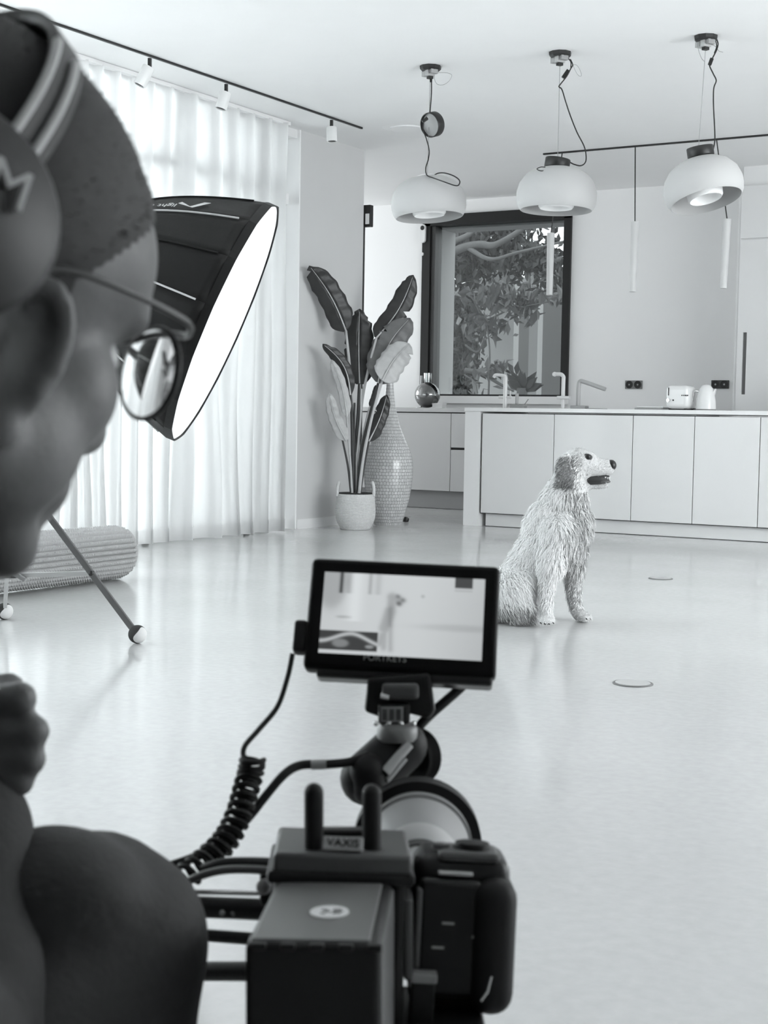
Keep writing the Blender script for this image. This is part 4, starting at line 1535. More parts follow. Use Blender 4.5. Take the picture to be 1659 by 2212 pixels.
# claws
for (px, py, off) in ((1167, 1347, -.21), (1176, 1349, -.22), (1185, 1349, -.22), (1194, 1347, -.21), (1266, 1338, -.01), (1273, 1337, 0), (1276, 1335, .03)):
    MB().tube([dp(px, py - 2, off), dp(px + 3, py + 1, off - .004)], [1.6 * KD, .5 * KD], 6).build('claw', M_nose, dog)

# coat: tapered strands that follow the lie of the hair
me = dog_body.data
nv_ = len(me.polygons)
cen_ = np.empty(nv_ * 3); me.polygons.foreach_get('center', cen_); cen_ = cen_.reshape(-1, 3) + np.array(dog_body['_o'])
nor_ = np.empty(nv_ * 3); me.polygons.foreach_get('normal', nor_); nor_ = nor_.reshape(-1, 3)
are_ = np.empty(nv_); me.polygons.foreach_get('area', are_)
CIv, CJv, CFv, Ov = np.array(CI), np.array(CJ), np.array(CF), np.array(ORG)
rel = cen_ - Ov
zc_ = rel @ CFv
PX = CX + FPX * (rel @ CIv) / zc_
PYx = CY - FPX * (rel @ CJv) / zc_
OFF = zc_ - DD
# length map (m)
ln = np.full(nv_, .022)
head = (PYx < 1062) & (PX > 1192)
ln[head] = .008
ln[(PX > 1258) & (PYx < 1062)] = .004
ln[(PYx < 1062) & (PX < 1250) & (np.abs(OFF) > .055)] = .016
chest = (PX > 1205) & (PYx > 1065) & (PYx < 1235)
ln[chest] = .040
ln[(PX > 1150) & (PX <= 1205) & (PYx > 1060) & (PYx < 1235)] = .030
legs = (PYx >= 1235) & (PX > 1160)
ln[legs] = .014
ln[(PYx >= 1235) & (PYx < 1325) & (PX > 1160) & (PX < 1180)] = .024
ln[PYx > 1318] = .006
hau = (PX <= 1160) & (PYx > 1230)
ln[hau] = .048
ln[(PX <= 1160) & (PYx > 1322)] = .03
NSTR = 44000
vis = np.where((nor_ @ CFv) < .35, 1.0, .35)
wgt = are_ * vis * np.where(head, 1.5, 1.0)
pick = nrng.choice(nv_, NSTR, p=wgt / wgt.sum())
P0 = cen_[pick] + nrng.normal(0, .003, (NSTR, 3))
N0 = nor_[pick]
P0 -= N0 * .002
L0 = ln[pick] * nrng.uniform(.6, 1.35, NSTR)
# flow: down; backwards on the head; forward-down swirl on the chest
flow = np.tile(-CJv * 1.0, (NSTR, 1)) + np.outer(np.where(head[pick], -1.1, np.where(chest[pick], .15, -.30)), CIv)
hh = hau[pick]
flow[hh] = -CJv * .8 + CIv * .55
flow += nrng.normal(0, .28, (NSTR, 3))
sw = np.sin(P0[:, 2] * 38 + P0[:, 0] * 25)
flow += np.outer(sw * .35 * chest[pick], CIv)
tang = flow - N0 * np.sum(flow * N0, 1, keepdims=True)
tang /= np.linalg.norm(tang, axis=1, keepdims=True) + 1e-9
side = np.cross(tang, N0)
wd = (.0008 + .0005 * nrng.random(NSTR)) * np.where(L0 < .01, .8, 1.15)
lift = np.where(L0 < .012, .35, .42)[:, None]
A = P0
B_ = P0 + (tang * .55 + N0 * lift * .6) * L0[:, None]
C_ = P0 + (tang * 1.0 + N0 * lift * .55 - CJv * .18) * L0[:, None]
C_[:, 2] = np.maximum(C_[:, 2], .002)
B_[:, 2] = np.maximum(B_[:, 2], .003)
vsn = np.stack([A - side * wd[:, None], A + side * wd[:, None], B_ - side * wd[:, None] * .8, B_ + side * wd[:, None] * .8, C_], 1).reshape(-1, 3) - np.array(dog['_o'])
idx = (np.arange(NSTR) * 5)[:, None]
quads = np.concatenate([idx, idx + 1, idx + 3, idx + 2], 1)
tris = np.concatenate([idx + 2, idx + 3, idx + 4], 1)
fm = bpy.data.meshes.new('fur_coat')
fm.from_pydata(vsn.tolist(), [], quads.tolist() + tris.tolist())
fm.update()
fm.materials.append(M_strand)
fm.materials.append(mat('shaded_gold_fur', 0.30, 0.75, noise=.3, nscale=16))  # darker copy of the coat that carries shade in its colour
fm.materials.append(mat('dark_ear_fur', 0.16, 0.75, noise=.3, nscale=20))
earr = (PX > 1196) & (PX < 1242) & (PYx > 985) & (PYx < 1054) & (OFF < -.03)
shade_zone = ((PX > 1244) & (PYx < 1052)) | ((PX > 1222) & (PYx > 1052) & (PYx < 1200)) | ((PX > 1214) & (PYx > 1140) & (PYx < 1330)) | ((PX < 1150) & (PYx > 1300))  # face, chest, legs and haunch, where shade is put into the fur
zone = np.where(earr, 2, np.where(shade_zone, 1, 0))[pick]
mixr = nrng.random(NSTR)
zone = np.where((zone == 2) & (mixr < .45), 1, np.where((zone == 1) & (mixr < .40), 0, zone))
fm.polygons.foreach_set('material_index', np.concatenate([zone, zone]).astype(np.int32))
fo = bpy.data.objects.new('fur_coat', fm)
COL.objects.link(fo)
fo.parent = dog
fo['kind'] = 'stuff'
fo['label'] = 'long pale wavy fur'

# ------------------------------------------------------------------ camera rig in the foreground
M_rig = mat('rig_black', 0.012, 0.42, spec=.3, bump=.08, bscale=400)
M_rig2 = mat('rig_satin_black', 0.012, 0.3, spec=.35)
M_rigg = mat('rig_grey', 0.075, 0.42)
M_rubber = mat('rubber_black', 0.008, 0.6, spec=.3)
M_print = mat('grey_print', 0.30, 0.6)
M_silver = mat('lens_silver', 0.42, 0.35)
M_alu = mat('bright_screw', 0.72, 0.22, metal=.8)


def pbox(x0, x1, y0, y1, d0, d1, nm, m, par, rx=0, ry=0, rz=0, **k):
    """box with the front face covering the pixel rectangle at depth d0"""
    s_ = d0 / 3143
    M = CM((x0 + x1) / 2, (y0 + y1) / 2, d0, rx, ry, rz)
    w_, h_ = (x1 - x0) / 2 * s_, (y1 - y0) / 2 * s_
    return MB(M).box((-w_, 0, -h_), (w_, d1 - d0, h_)).build(nm, m, par, **k)


def ptube(pts, r, nm, m, par, n=6, sides=10):
    return MB().tube(spline([at(*p) for p in pts], n), r, sides).build(nm, m, par, smooth=True)


# ---- field monitor
MD = 1.20
KM = MD / 3143
MF = CM(869, 1331, MD, -20, 2.6, -4)
mon = thing('field_monitor', 'black field monitor showing the dog on its bright screen', 'monitor', at(869, 1440, MD))
mw, mh = 207 * KM, 125 * KM
MB(MF).box((-mw, 0, -mh), (mw, .022, mh)).build('housing', mat('monitor_black', .006, .5, spec=.12), mon, smooth=True, bevel=.005, bseg=3)
# picture on the screen, painted as a screen image
sw_, sh_ = 175 * KM, 91 * KM
gw, gh = 220, 124


def blob(x, y, cx, cy, rx, ry, soft=.35):
    d_ = np.sqrt(((x - cx) / rx) ** 2 + ((y - cy) / ry) ** 2)
    return 1 / (1 + np.exp((d_ - 1) / soft * 4))


def seg(x, y, x0, y0, x1, y1, r, soft=.01):
    dx, dy = x1 - x0, y1 - y0
    t_ = np.clip(((x - x0) * dx + (y - y0) * dy) / (dx * dx + dy * dy), 0, 1)
    d_ = np.hypot(x - x0 - t_ * dx, y - y0 - t_ * dy)
    return 1 / (1 + np.exp((d_ - r) / soft))


gx_, gy_ = np.meshgrid(np.linspace(0, 1, gw), np.linspace(0, 1, gh), indexing='xy')   # y down
ax_, ay_ = gx_ * 1.86, gy_
img = .60 + .05 * np.sin(gx_ * 3) - .16 * np.clip((gx_ - .6), 0, 1) - .05 * gy_ * gx_
img -= .20 * blob(gx_, gy_, .05, .1, .10, .35)
for cx, w_, dk in ((.11, .012, .38), (.16, .02, .2), (.29, .012, .22), (.34, .02, .12)):
    img -= dk * np.exp(-((gx_ - cx) / w_) ** 2) * (gy_ < .26) 
img += .12 * np.exp(-((gx_ - .2) / .05) ** 2) * (gy_ < .6)
img -= .18 * blob(gx_, gy_, .62, .25, .012, .02)
img -= .20 * blob(gx_, gy_, .14, .55, .05, .015)
img -= .10 * blob(gx_, gy_, .85, .62, .25, .04, .8)
dgm = np.zeros_like(img)
for s_ in ((.80, .28, .88, .32, .055), (.80, .30, .80, .45, .05), (.79, .45, .74, .66, .065), (.74, .66, .74, .90, .03), (.80, .60, .82, .92, .022), (.72, .75, .70, .85, .04)):
    dgm = np.maximum(dgm, seg(ax_, ay_, *s_, soft=.012))
img = img * (1 - dgm) + dgm * .40
img -= .16 * seg(ax_, ay_, .79, .42, .80, .62, .02, .015)
for (x, y, r) in ((.865, .26, .018), (.93, .305, .022), (.88, .355, .025)):
    img -= .30 * seg(ax_, ay_, x, y, x + .01, y + .005, r, .008)
# waveform box
wf = (gx_ < .36) & (gy_ > .72) & (gy_ < .955)
img[wf] = .055
wy = .80 + .05 * np.cos(gx_ * 16) + .04 * np.clip(gx_ - .2, 0, 1) * 4
wl = np.exp(-((gy_ - wy) / .022) ** 2)
img = np.where(wf, img + wl * .5 + .18 * blob(gx_, gy_, .13, .87, .05, .05) + .25 * blob(gx_, gy_, .31, .90, .025, .02), img)
img[(gx_ < .36) & (gy_ >= .955)] = .62
bx = (gx_ > .815) & (gx_ < .925) & (gy_ < .125)
img[bx] = .07
img[(gx_ > .815) & (gx_ < .925) & (gy_ > .15) & (gy_ < .165)] = .42
img = np.clip(img, .02, .9)
sv = [MF @ Vector((-sw_ + 2 * sw_ * x, -.0012, sh_ - 2 * sh_ * y)) - Vector(mon['_o']) for y, x in zip(gy_.ravel(), gx_.ravel())]
sf = []
for j in range(gh - 1):
    for i in range(gw - 1):
        a = j * gw + i
        sf.append((a, a + gw, a + gw + 1, a + 1))
sm = bpy.data.meshes.new('screen')
sm.from_pydata([tuple(v) for v in sv], [], sf)
ca = sm.color_attributes.new('picture', 'FLOAT_COLOR', 'POINT')
cols = np.repeat(img.ravel()[:, None], 4, 1); cols[:, 3] = 1
cols[:, 0] *= TINT[0]; cols[:, 2] *= TINT[2]
ca.data.foreach_set('color', cols.ravel())
so = bpy.data.objects.new('screen', sm); COL.objects.link(so); so.parent = mon
m = bpy.data.materials.new('lit_screen'); m.use_nodes = True
nt = m.node_tree; b_ = nt.nodes['Principled BSDF']
at_ = nt.nodes.new('ShaderNodeAttribute'); at_.attribute_name = 'picture'
b_.inputs['Base Color'].default_value = (.01, .01, .01, 1); b_.inputs['Roughness'].default_value = .4
b_.inputs['Specular IOR Level'].default_value = .1
nt.links.new(at_.outputs['Color'], b_.inputs['Emission Color']); b_.inputs['Emission Strength'].default_value = 0.40
sm.materials.append(m)
# lower ridge, lettering, side plug
MB(MF).box((-mw * .86, .003, -mh - .006), (mw * .97, .024, -mh + .004)).build('lower_ridge', M_rig2, mon, bevel=.003)
text('lettering', 'PORTKEYS', .0075, MF @ Matrix.Translation((-.012, -.0008, -mh + .011)) @ Matrix.Rotation(math.radians(90), 4, 'X'), M_print, mon)
MB(MF).box((-mw - .0105, .004, -mh * .70), (-mw + .001, .02, -mh * .12)).build('side_plug', M_rubber, mon, bevel=.003)

# ---- articulated monitor mount
arm = thing('monitor_mount', 'black tilting mount with knob holding the field monitor up', 'monitor mount', at(820, 1700, 1.16))
AD = 1.175
poly = [(-70, 0), (62, -10), (74, 68), (60, 86), (22, 76), (-40, 84), (-78, 70), (-76, 52)]
MB(CM(866, 1466, AD)).prism([(x * KM, -y * KM) for x, y in poly], .045).build('clamp', M_rig, arm, bevel=.003)
pbox(825, 905, 1478, 1512, AD - .012, AD, 'hinge_plate', M_rigg, arm, bevel=.003)
MB().tube([at(822, 1503, AD - .014), at(840, 1507, AD - .014)], .0022, 8).build('screw', M_alu, arm)
pbox(816, 886, 1520, 1566, AD - .008, AD + .03, 'hinge_block', M_rig2, arm, bevel=.003)
pbox(822, 871, 1527, 1560, AD - .0095, AD - .007, 'label_plate', M_print, arm)
for i in range(3):
    pbox(826 + i * 15, 836 + i * 15, 1532, 1556, AD - .0102, AD - .009, 'label_mark', M_rigg, arm)
F = frame_to(at(858, 1600, AD), at(858, 1560, AD))
MB(F).lathe([(0, 0), (.015, 0), (.0165, .003), (.0165, .010), (.015, .012), (.0135, .014), (0, .015)], 32).build('collar', mat('collar_grey', .20, .4), arm, smooth=True)
for px in (812, 840, 866, 893):
    MB().ball(at(px, 1563, AD - .010), .0022, nu=10, nv=8).build('screw', M_alu, arm, smooth=True)
# slanted barrel of the arm
MB().cap(at(868, 1612, AD + .01), at(792, 1682, AD - .005), .021, .0215, 24).build('arm_barrel', M_rubber, arm, smooth=True)
MB().tube([at(884, 1607, AD - .012), at(832, 1668, AD - .022)], .0042, 10).build('bright_edge', mat('arm_edge', .42, .35, metal=.4), arm, smooth=True)
MB().tube([at(876, 1638, AD - .016), at(836, 1686, AD - .022)], .0022, 10).build('bright_edge', MATS['arm_edge'], arm, smooth=True)
F = frame_to(at(884, 1636, AD + .02), at(915, 1630, AD + .035))
MB(F).lathe([(0, 0), (.021, 0), (.0225, .003)] + [(.0225 + .0006 * (i % 2), .003 + .0008 * i) for i in range(14)] + [(.021, .016), (0, .017)], 32).build('knob', M_rubber, arm, smooth=True)
MB().cap(at(795, 1668, AD - .015), at(800, 1700, AD - .015), .0155, .0155, 20).build('lower_joint', M_rubber, arm, smooth=True)
pbox(753, 832, 1652, 1728, AD - .01, AD + .022, 'lower_clamp', M_rig, arm, bevel=.007, bseg=3)
pbox(846, 872, 1660, 1815, AD + .0, AD + .02, 'post', M_rig2, arm, 0, 2, 0, bevel=.003)
MB().cap(at(852, 1704, AD - .012), at(862, 1722, AD - .012), .0055, .004, 12).build('bright_screw', M_alu, arm, smooth=True)
MB().tube(spline([at(832, 1755, AD), at(850, 1745, AD), at(858, 1750, AD), at(856, 1790, AD), at(846, 1796, AD)], 5), .0042, 10).build('hook', M_alu, arm, smooth=True)
MB().cap(at(852, 1802, AD - .01), at(866, 1804, AD - .01), .0055, .0055, 12).build('bright_screw', M_alu, arm, smooth=True)
pbox(810, 872, 1722, 1835, AD + .02, AD + .05, 'riser', M_rig, arm, bevel=.004)

# ---- lens: flares out towards its front
LD = 1.10
lens = thing('cinema_lens', 'large pale lens with thick black front ring on the camera', 'lens', at(903, 1842, LD))
F = CM(903, 1842, LD, -90, 0, 0)
k = LD / 3143
FL = CM(903, 1842, LD, -90 + 2, 0, 0)
k2 = 1.0


def lring(r0, r1, y0, y1, nm, m, seg_=64):
    MB(FL).lathe([(r0, y0), (r1, y0), (r1, y1), (r0, y1)], seg_, closed=True).build(nm, m, lens, smooth=True)


R1 = 138 * (LD + .03) / 3143
lring(R1 * .84, R1, .02, .04, 'front_ring', M_rubber)
MB(FL).lathe([(R1 * .80, .010), (R1 * .85, .010), (R1 * .85, .024), (R1 * .80, .024)], 64, closed=True).build('thin_ring', M_print, lens, smooth=True)
MB(FL).lathe([(R1 * .60, -.035), (R1 * .80, .006), (R1 * .80, .02), (R1 * .60, .02)], 64, closed=True).build('barrel_front', mat('lens_mid', .30, .5), lens, smooth=True)
MB(FL).lathe([(R1 * .46, -.05), (R1 * .62, -.038), (R1 * .62, -.02), (R1 * .46, -.02)], 64, closed=True).build('barrel_middle', M_silver, lens, smooth=True)
for i in range(72):
    a = 2 * math.pi * i / 72
    if math.sin(a) < -.2:
        continue
gr = [(R1 * .44, -.062)] + [(R1 * (.475 + .012 * (i % 2)), -.062 + .0012 * i) for i in range(10)] + [(R1 * .44, -.05)]
MB(FL).lathe(gr, 72, closed=True).build('grip_ring', M_rigg, lens, smooth=False)
MB(FL).lathe([(0, -.1), (R1 * .40, -.1), (R1 * .44, -.062), (R1 * .44, .0), (0, .0)], 48).build('barrel_rear', M_silver, lens, smooth=True)
MB(FL).lathe([(0, .018), (R1 * .84, .018), (R1 * .84, .022), (0, .022)], 48).build('front_glass', M_rig2, lens)

# ---- camera body
CDp = .955
kc = CDp / 3143
body = thing('cinema_camera', 'black digital cinema camera body with rear screen and rounded grip', 'camera', at(1000, 2200, CDp + .04))
CMX = CM(1000, 2026, CDp, -3, 3, 0)
w0, w1, h0, h1 = -112 * kc, 116 * kc, -172 * kc, 166 * kc
MB(CMX).box((w0, .012, h0), (w1 - .004, .075, h1)).build('body_shell', M_rig, body, smooth=True, bevel=.012, bseg=4)
MB(CMX).box((w1 - .030, -.006, h0 + .002), (w1, .085, h1 - .012)).build('grip', M_rubber, body, smooth=True, bevel=.014, bseg=5)
MB(CMX).box((w0 + .004, .002, h0 + .012), (w1 - .024, .014, h1 - .014)).build('rear_screen', M_rig2, body, smooth=True, bevel=.004)
MB(CMX).box((w0 + .002, .0005, h0 + .030), (w0 + .0065, .014, h1 - .02)).build('screen_edge', mat('screen_edge', .10, .3), body, bevel=.002)
MB(CMX).box((w0 + .016, .012, h1 - .004), (w1 - .012, .05, h1 + .003)).build('top_plate', M_rigg, body, bevel=.004)
MB(CMX).box((w0 + .016, .006, h1 - .012), (w1 - .03, .02, h1 - .009)).build('top_highlight', M_alu, body, bevel=.001)  # bright strip modelled as the highlight along the body's top edge
for i, dx in enumerate((.032, .046, .058)):
    MB(CMX @ Matrix.Translation((w0 + dx - .014, .03, h1 + .002))).lathe([(0, 0), (.0062, 0), (.0058, .003), (0, .0034)], 20).build('button', M_rigg, body, smooth=True)
MB(CMX @ Matrix.Translation((w1 - .030, .03, h1 - .001))).lathe([(0, 0), (.012, 0), (.0125, .004), (.0115, .008), (0, .009)], 28).build('dial', M_rubber, body, smooth=True)
MB(CMX).box((w1 - .012, .02, h1 - .016), (w1 - .004, .035, h1 - .006)).build('strap_lug', M_alu, body, bevel=.002)
for (dx, dz, ln_) in ((.020, .080, .008), (.040, .072, .007), (.014, .064, .008), (.044, .079, .002)):
    MB(CMX).box((w0 + dx, .0012, h0 + dz - .02), (w0 + dx + ln_, .0022, h0 + dz - .0185)).build('printed_mark', M_print, body)
MB(CMX).box((w0 + .001, -.010, h0 - .004), (w0 + .017, .012, h0 + .028)).build('side_port', M_rig2, body, bevel=.002)
MB(CMX).box((w0 + .001, -.011, h0 + .024), (w0 + .018, .010, h0 + .030)).build('port_edge', M_print, body, bevel=.001)
MB(CMX).tube([(w1 - .016, -.0062, h0 + .030), (w1 - .018, -.0062, h0 + .020), (w1 - .022, -.0062, h0 + .014)], .0008, 6).build('grip_highlight_strip', M_alu, body)

# cage side plate between battery and camera
cage = thing('camera_cage', 'dark metal cage plate with rods joining battery to camera', 'camera cage', at(870, 2250, .96))
pbox(836, 872, 1880, 2330, .935, 1.0, 'side_plate', M_rig2, cage, 0, 1.5, 0, bevel=.004)
pbox(872, 892, 1945, 2120, .94, .985, 'side_strip', mat('cage_strip', .09, .35), cage, bevel=.002)
pbox(588, 850, 1880, 1960, .945, 1.02, 'mount_plate', M_rig, cage, bevel=.008, bseg=3)
pbox(690, 775, 1890, 1905, .943, .946, 'plate_label', M_print, cage)
# rods to the left
for (xa, ya, xb, yb, r, m_, nm) in ((395, 1955, 600, 1966, .0078, M_rig, 'rod'), (395, 1925, 585, 1930, .0018, M_alu, 'rod_highlight'), (395, 2012, 545, 2028, .0045, M_rig, 'rod'), (395, 2098, 545, 2098, .0070, M_rig, 'rod')):
    MB().tube([at(xa - 60, ya, 1.09), at(xb, yb, 1.04)], r, 14).build(nm, m_, cage, smooth=True)
pbox(560, 592, 1880, 1960, 1.02, 1.05, 'rod_clamp', M_rig, cage, bevel=.004)
for px in (480, 505, 530):
    MB().ball(at(px, 1972, 1.05), .0022, nu=8, nv=6).build('rod_screw', M_print, cage)
MB().ball(at(570, 1916, 1.015), .0055, nu=12, nv=8).build('clamp_knob', M_print, cage, smooth=True)

# ---- battery
bt = thing('camera_battery', 'boxy black camera battery with white oval sticker on top', 'battery', at(680, 2300, .85))
a_f, a_b = (675 - CX) / FPX * .80, (722 - CX) / FPX * .934
zt_ = -(2037 - CY) / FPX * .80
zb_ = -(1903 - CY) / FPX * .934
yawb = math.degrees(math.atan2(a_b - a_f, .134))
pit = math.degrees(math.atan2(zb_ - zt_, .134))
BM = CM(675, 2037, .80, pit, 0, -yawb)
bw = .0375
MB(BM).box((-bw, 0, -.11), (bw, .134, -.0004)).build('battery_case', M_rig, bt, smooth=True, bevel=.004, bseg=3)
MB(BM).box((-bw + .003, .004, -.002), (bw - .006, .128, .0008)).build('top_label', mat('battery_top', .13, .38), bt, bevel=.001)
MB(BM).box((bw - .006, .002, -.10), (bw + .0012, .132, -.003)).build('side_bevel', M_rigg, bt, bevel=.002)
MB(BM @ Matrix.Translation((.004, .058, .0009))).lathe([(0, 0), (.0115, 0), (.0115, .0006), (0, .0006)], 36, Matrix.Diagonal((1, 1.15, 1, 1))).build('oval_sticker', mat('sticker', .62, .5), bt)
for (dx, dy, l_) in ((-.005, .003, .004), (-.003, -.001, .004), (-.005, -.005, .003), (.002, .004, .005), (.002, 0, .006), (.002, -.004, .005)):
    MB(BM @ Matrix.Translation((.004 + dx, .058 + dy, .0016))).box((0, -.0006, -.0003), (l_, .0006, .0003)).build('sticker_mark', M_rigg, bt)
for i in range(5):
    MB(BM).box((-bw + .004 + i * .016, -.003, -.004), (-bw + .012 + i * .016, .002, .0)).build('edge_tooth', M_rig, bt, bevel=.001)

# ---- wireless transmitter with two antennas
tr = thing('wireless_transmitter', 'grey-topped wireless video box with two upright black antennas', 'transmitter', at(735, 1885, .97))
zt2 = -(1845 - CY) / FPX * .93
zb2 = -(1788 - CY) / FPX * 1.012
TM = CM(728, 1845, .93, math.degrees(math.atan2(zb2 - zt2, .082)), 2.0, 2)
tw_ = 137 * .93 / 3143
MB(TM).box((-tw_, 0, -.014), (tw_ + .008, .082, 0)).build('transmitter_case', M_rigg, tr, smooth=True, bevel=.003)
MB(TM).box((-tw_ - .004, -.002, -.020), (tw_ + .010, .08, -.011)).build('lower_case', M_rig, tr, bevel=.003)
LB = CM(741, 1821, .936, -38, 3, 0)
MB(LB).box((-.0130, 0, -.0048), (.0130, .004, .0048)).build('label_plate', mat('label_grey', .32, .5), tr, bevel=.0008)
text('label_text', 'VAXIS', .0078, LB @ Matrix.Translation((0, -.0006, -.0002)) @ Matrix.Rotation(math.radians(90), 4, 'X'), M_rig, tr)
for (px, top, bot, d_) in ((678, 1692, 1852, .945), (803, 1694, 1858, .95)):
    r_ = 21 * d_ / 3143
    o = MB().cap(at(px, top + 20, d_), at(px, bot, d_), r_, r_ * .98, 20).build('antenna', M_rubber, tr, smooth=True)
    MB(frame_to(at(px, bot - 6, d_), at(px, bot + 14, d_))).lathe([(0, 0), (r_ * 1.1, 0), (r_ * 1.1, .008), (0, .008)], 20).build('antenna_base', M_rig, o)
pbox(690, 790, 1793, 1809, .962, .975, 'front_bar', M_rig, tr, bevel=.002)

# ---- cables
s = thing('coiled_cable', 'black coiled cable hanging from the monitor side plug', 'cable', at(530, 1640, 1.13))
ptube([(632, 1412, 1.19), (622, 1460, 1.185), (600, 1525, 1.17), (560, 1575, 1.155), (530, 1610, 1.14), (526, 1632, 1.135), (536, 1640, 1.13)], .0022, 'straight_lead', M_rubber, s)
axis = spline([at(x, y, d_) for x, y, d_ in ((546, 1638, 1.13), (541, 1670, 1.13), (530, 1710, 1.12), (518, 1752, 1.11), (500, 1795, 1.10), (475, 1830, 1.09), (440, 1862, 1.08), (400, 1895, 1.07), (360, 1925, 1.06))], 30)
hp = []
turns = 18
for i, p in enumerate(axis):
    t_ = i / (len(axis) - 1)
    tg_ = (axis[min(i + 1, len(axis) - 1)] - axis[max(i - 1, 0)]).normalized()
    n1 = tg_.cross(CF).normalized(); n2 = tg_.cross(n1)
    a = 2 * math.pi * turns * t_
    r_ = .0075
    hp.append(p + (n1 * math.cos(a) + n2 * math.sin(a)) * r_)
# finer sampling of the helix
fine = []
N_ = 720
for i in range(N_ + 1):
    t_ = i / N_
    f_ = t_ * (len(axis) - 1)
    i0 = min(int(f_), len(axis) - 2)
    p = axis[i0].lerp(axis[i0 + 1], f_ - i0)
    tg_ = (axis[i0 + 1] - axis[i0]).normalized()
    n1 = tg_.cross(CF).normalized(); n2 = tg_.cross(n1)
    a = 2 * math.pi * turns * t_
    fine.append(p + (n1 * math.cos(a) + n2 * math.sin(a)) * .0086)
MB().tube(fine, .0024, 6).build('coil', M_rubber, s, smooth=True)
s = thing('video_cable', 'thick smooth black cable curving from the mount down to the knee', 'cable', at(600, 1665, 1.15))
ptube([(795, 1632, 1.16), (755, 1646, 1.155), (705, 1651, 1.15), (650, 1653, 1.15), (615, 1672, 1.14), (575, 1718, 1.13), (535, 1768, 1.12), (480, 1822, 1.10), (420, 1852, 1.09), (345, 1878, 1.08)], .0036, 'cable_jacket', M_rubber, s)
MB().tube([at(672, 1652, 1.149), at(705, 1651, 1.149)], .0040, 10).build('cable_tie', M_print, s)
s = thing('monitor_power_cable', 'black power cable running down behind the monitor at its lower corner', 'cable', at(960, 1530, 1.21))
ptube([(1010, 1470, 1.215), (990, 1490, 1.215), (962, 1515, 1.21), (930, 1543, 1.205), (905, 1570, 1.20), (890, 1600, 1.20)], .0042, 'cable_jacket', M_rubber, s)
s = thing('rig_cable', 'grey flexible cable arching over the rods beside the battery', 'cable', at(500, 1890, 1.03))
ptube([(395, 1910, 1.04), (430, 1893, 1.035), (480, 1880, 1.03), (540, 1878, 1.02), (600, 1884, 1.01), (650, 1900, 1.0)], .0030, 'cable_jacket', M_rigg, s)
s = thing('rig_cable', 'broad black cable lying on the transmitter base above the rods', 'cable', at(520, 1870, 1.04))
ptube([(440, 1880, 1.05), (480, 1868, 1.045), (540, 1866, 1.04), (600, 1868, 1.03)], .0048, 'cable_jacket', M_rubber, s)

# ---- tripod below the frame that carries the rig
base = at(900, 2300, .97)
tp = thing('camera_tripod', 'black tripod carrying the camera rig, below the picture edge', 'tripod', (base.x, base.y, 0))
pbox(600, 1060, 2262, 2320, .90, 1.02, 'base_plate', M_rig, tp, bevel=.004)
top_ = Vector((base.x, base.y, base.z - .02))
MB().tube([top_, top_ - Vector((0, 0, .16))], [.03, .022], 16).build('head', M_rig, tp, smooth=True)
for i in range(3):
    a = 2 * math.pi * i / 3 + 1.0
    MB().tube([top_ - Vector((0, 0, .12)), (base.x + .22 * math.cos(a), base.y + .22 * math.sin(a), .008)], .011, 10).build('leg', M_rig2, tp, smooth=True)

# ------------------------------------------------------------------ person crouching at the left edge
M_skin = mat('skin', 0.105, 0.5, noise=.06, nscale=40, bump=.05, bscale=300)
M_hair = mat('short_dark_hair', 0.02, 0.7)
M_cloth = mat('dark_jacket_cloth', 0.026, 0.85, noise=.1, nscale=30, bump=.12, bscale=260)
M_trous = mat('dark_trouser_cloth', 0.030, 0.8, noise=.1, nscale=30, bump=.12, bscale=240)
HEADING, NOD, TILT = math.radians(6), math.radians(17), math.radians(0)
HC = at(-118, 655, .66)
Fh0 = Vector((math.sin(HEADING), math.cos(HEADING), 0))
Rh = Vector((math.cos(HEADING), -math.sin(HEADING), 0))
Fh = (Fh0 * math.cos(NOD) - Vector((0, 0, 1)) * math.sin(NOD)).normalized()
Uh = Rh.cross(Fh).normalized()
HM = Matrix(((Rh.x, Fh.x, Uh.x, HC.x), (Rh.y, Fh.y, Uh.y, HC.y), (Rh.z, Fh.z, Uh.z, HC.z), (0, 0, 0, 1)))


def hp_(x, y, z): return HM @ Vector((x, y, z))


person = thing('person', 'person in dark clothes crouching close to the lens, wearing headphones and glasses', 'person', (HC.x - .15, HC.y, 0))
b = MB()


def he(c, r, rx=0, ry=0, rz=0):
    b.ball((0, 0, 0), (1, 1, 1)) if False else None
    s_ = MB(HM @ TR(c, rx, ry, rz)).ball((0, 0, 0), r, nu=28, nv=18)
    n_ = len(b.v); b.v += s_.v; b.f += [[i + n_ for i in q] for q in s_.f]


he((0, -.012, .040), (.0775, .100, .086))
he((0, .028, .040), (.068, .070, .060))
he((0, .024, -.030), (.057, .052, .072))
for s_ in (-1, 1):
    he((s_ * .038, .044, -.026), (.024, .030, .032))
    b.cap(hp_(s_ * .052, -.004, -.060), hp_(s_ * .018, .052, -.100), .018, .016)
    he((s_ * .044, .022, -.056), (.020, .036, .036))
b.cap(hp_(-.038, .076, .020), hp_(.038, .076, .020), .0115, .0115)
he((0, .060, -.098), (.022, .020, .018))
he((0, .068, -.064), (.026, .020, .024))
b.cap(hp_(0, .084, .000), hp_(0, .098, -.032), .009, .0125)
he((0, .088, -.038), (.017, .011, .010))
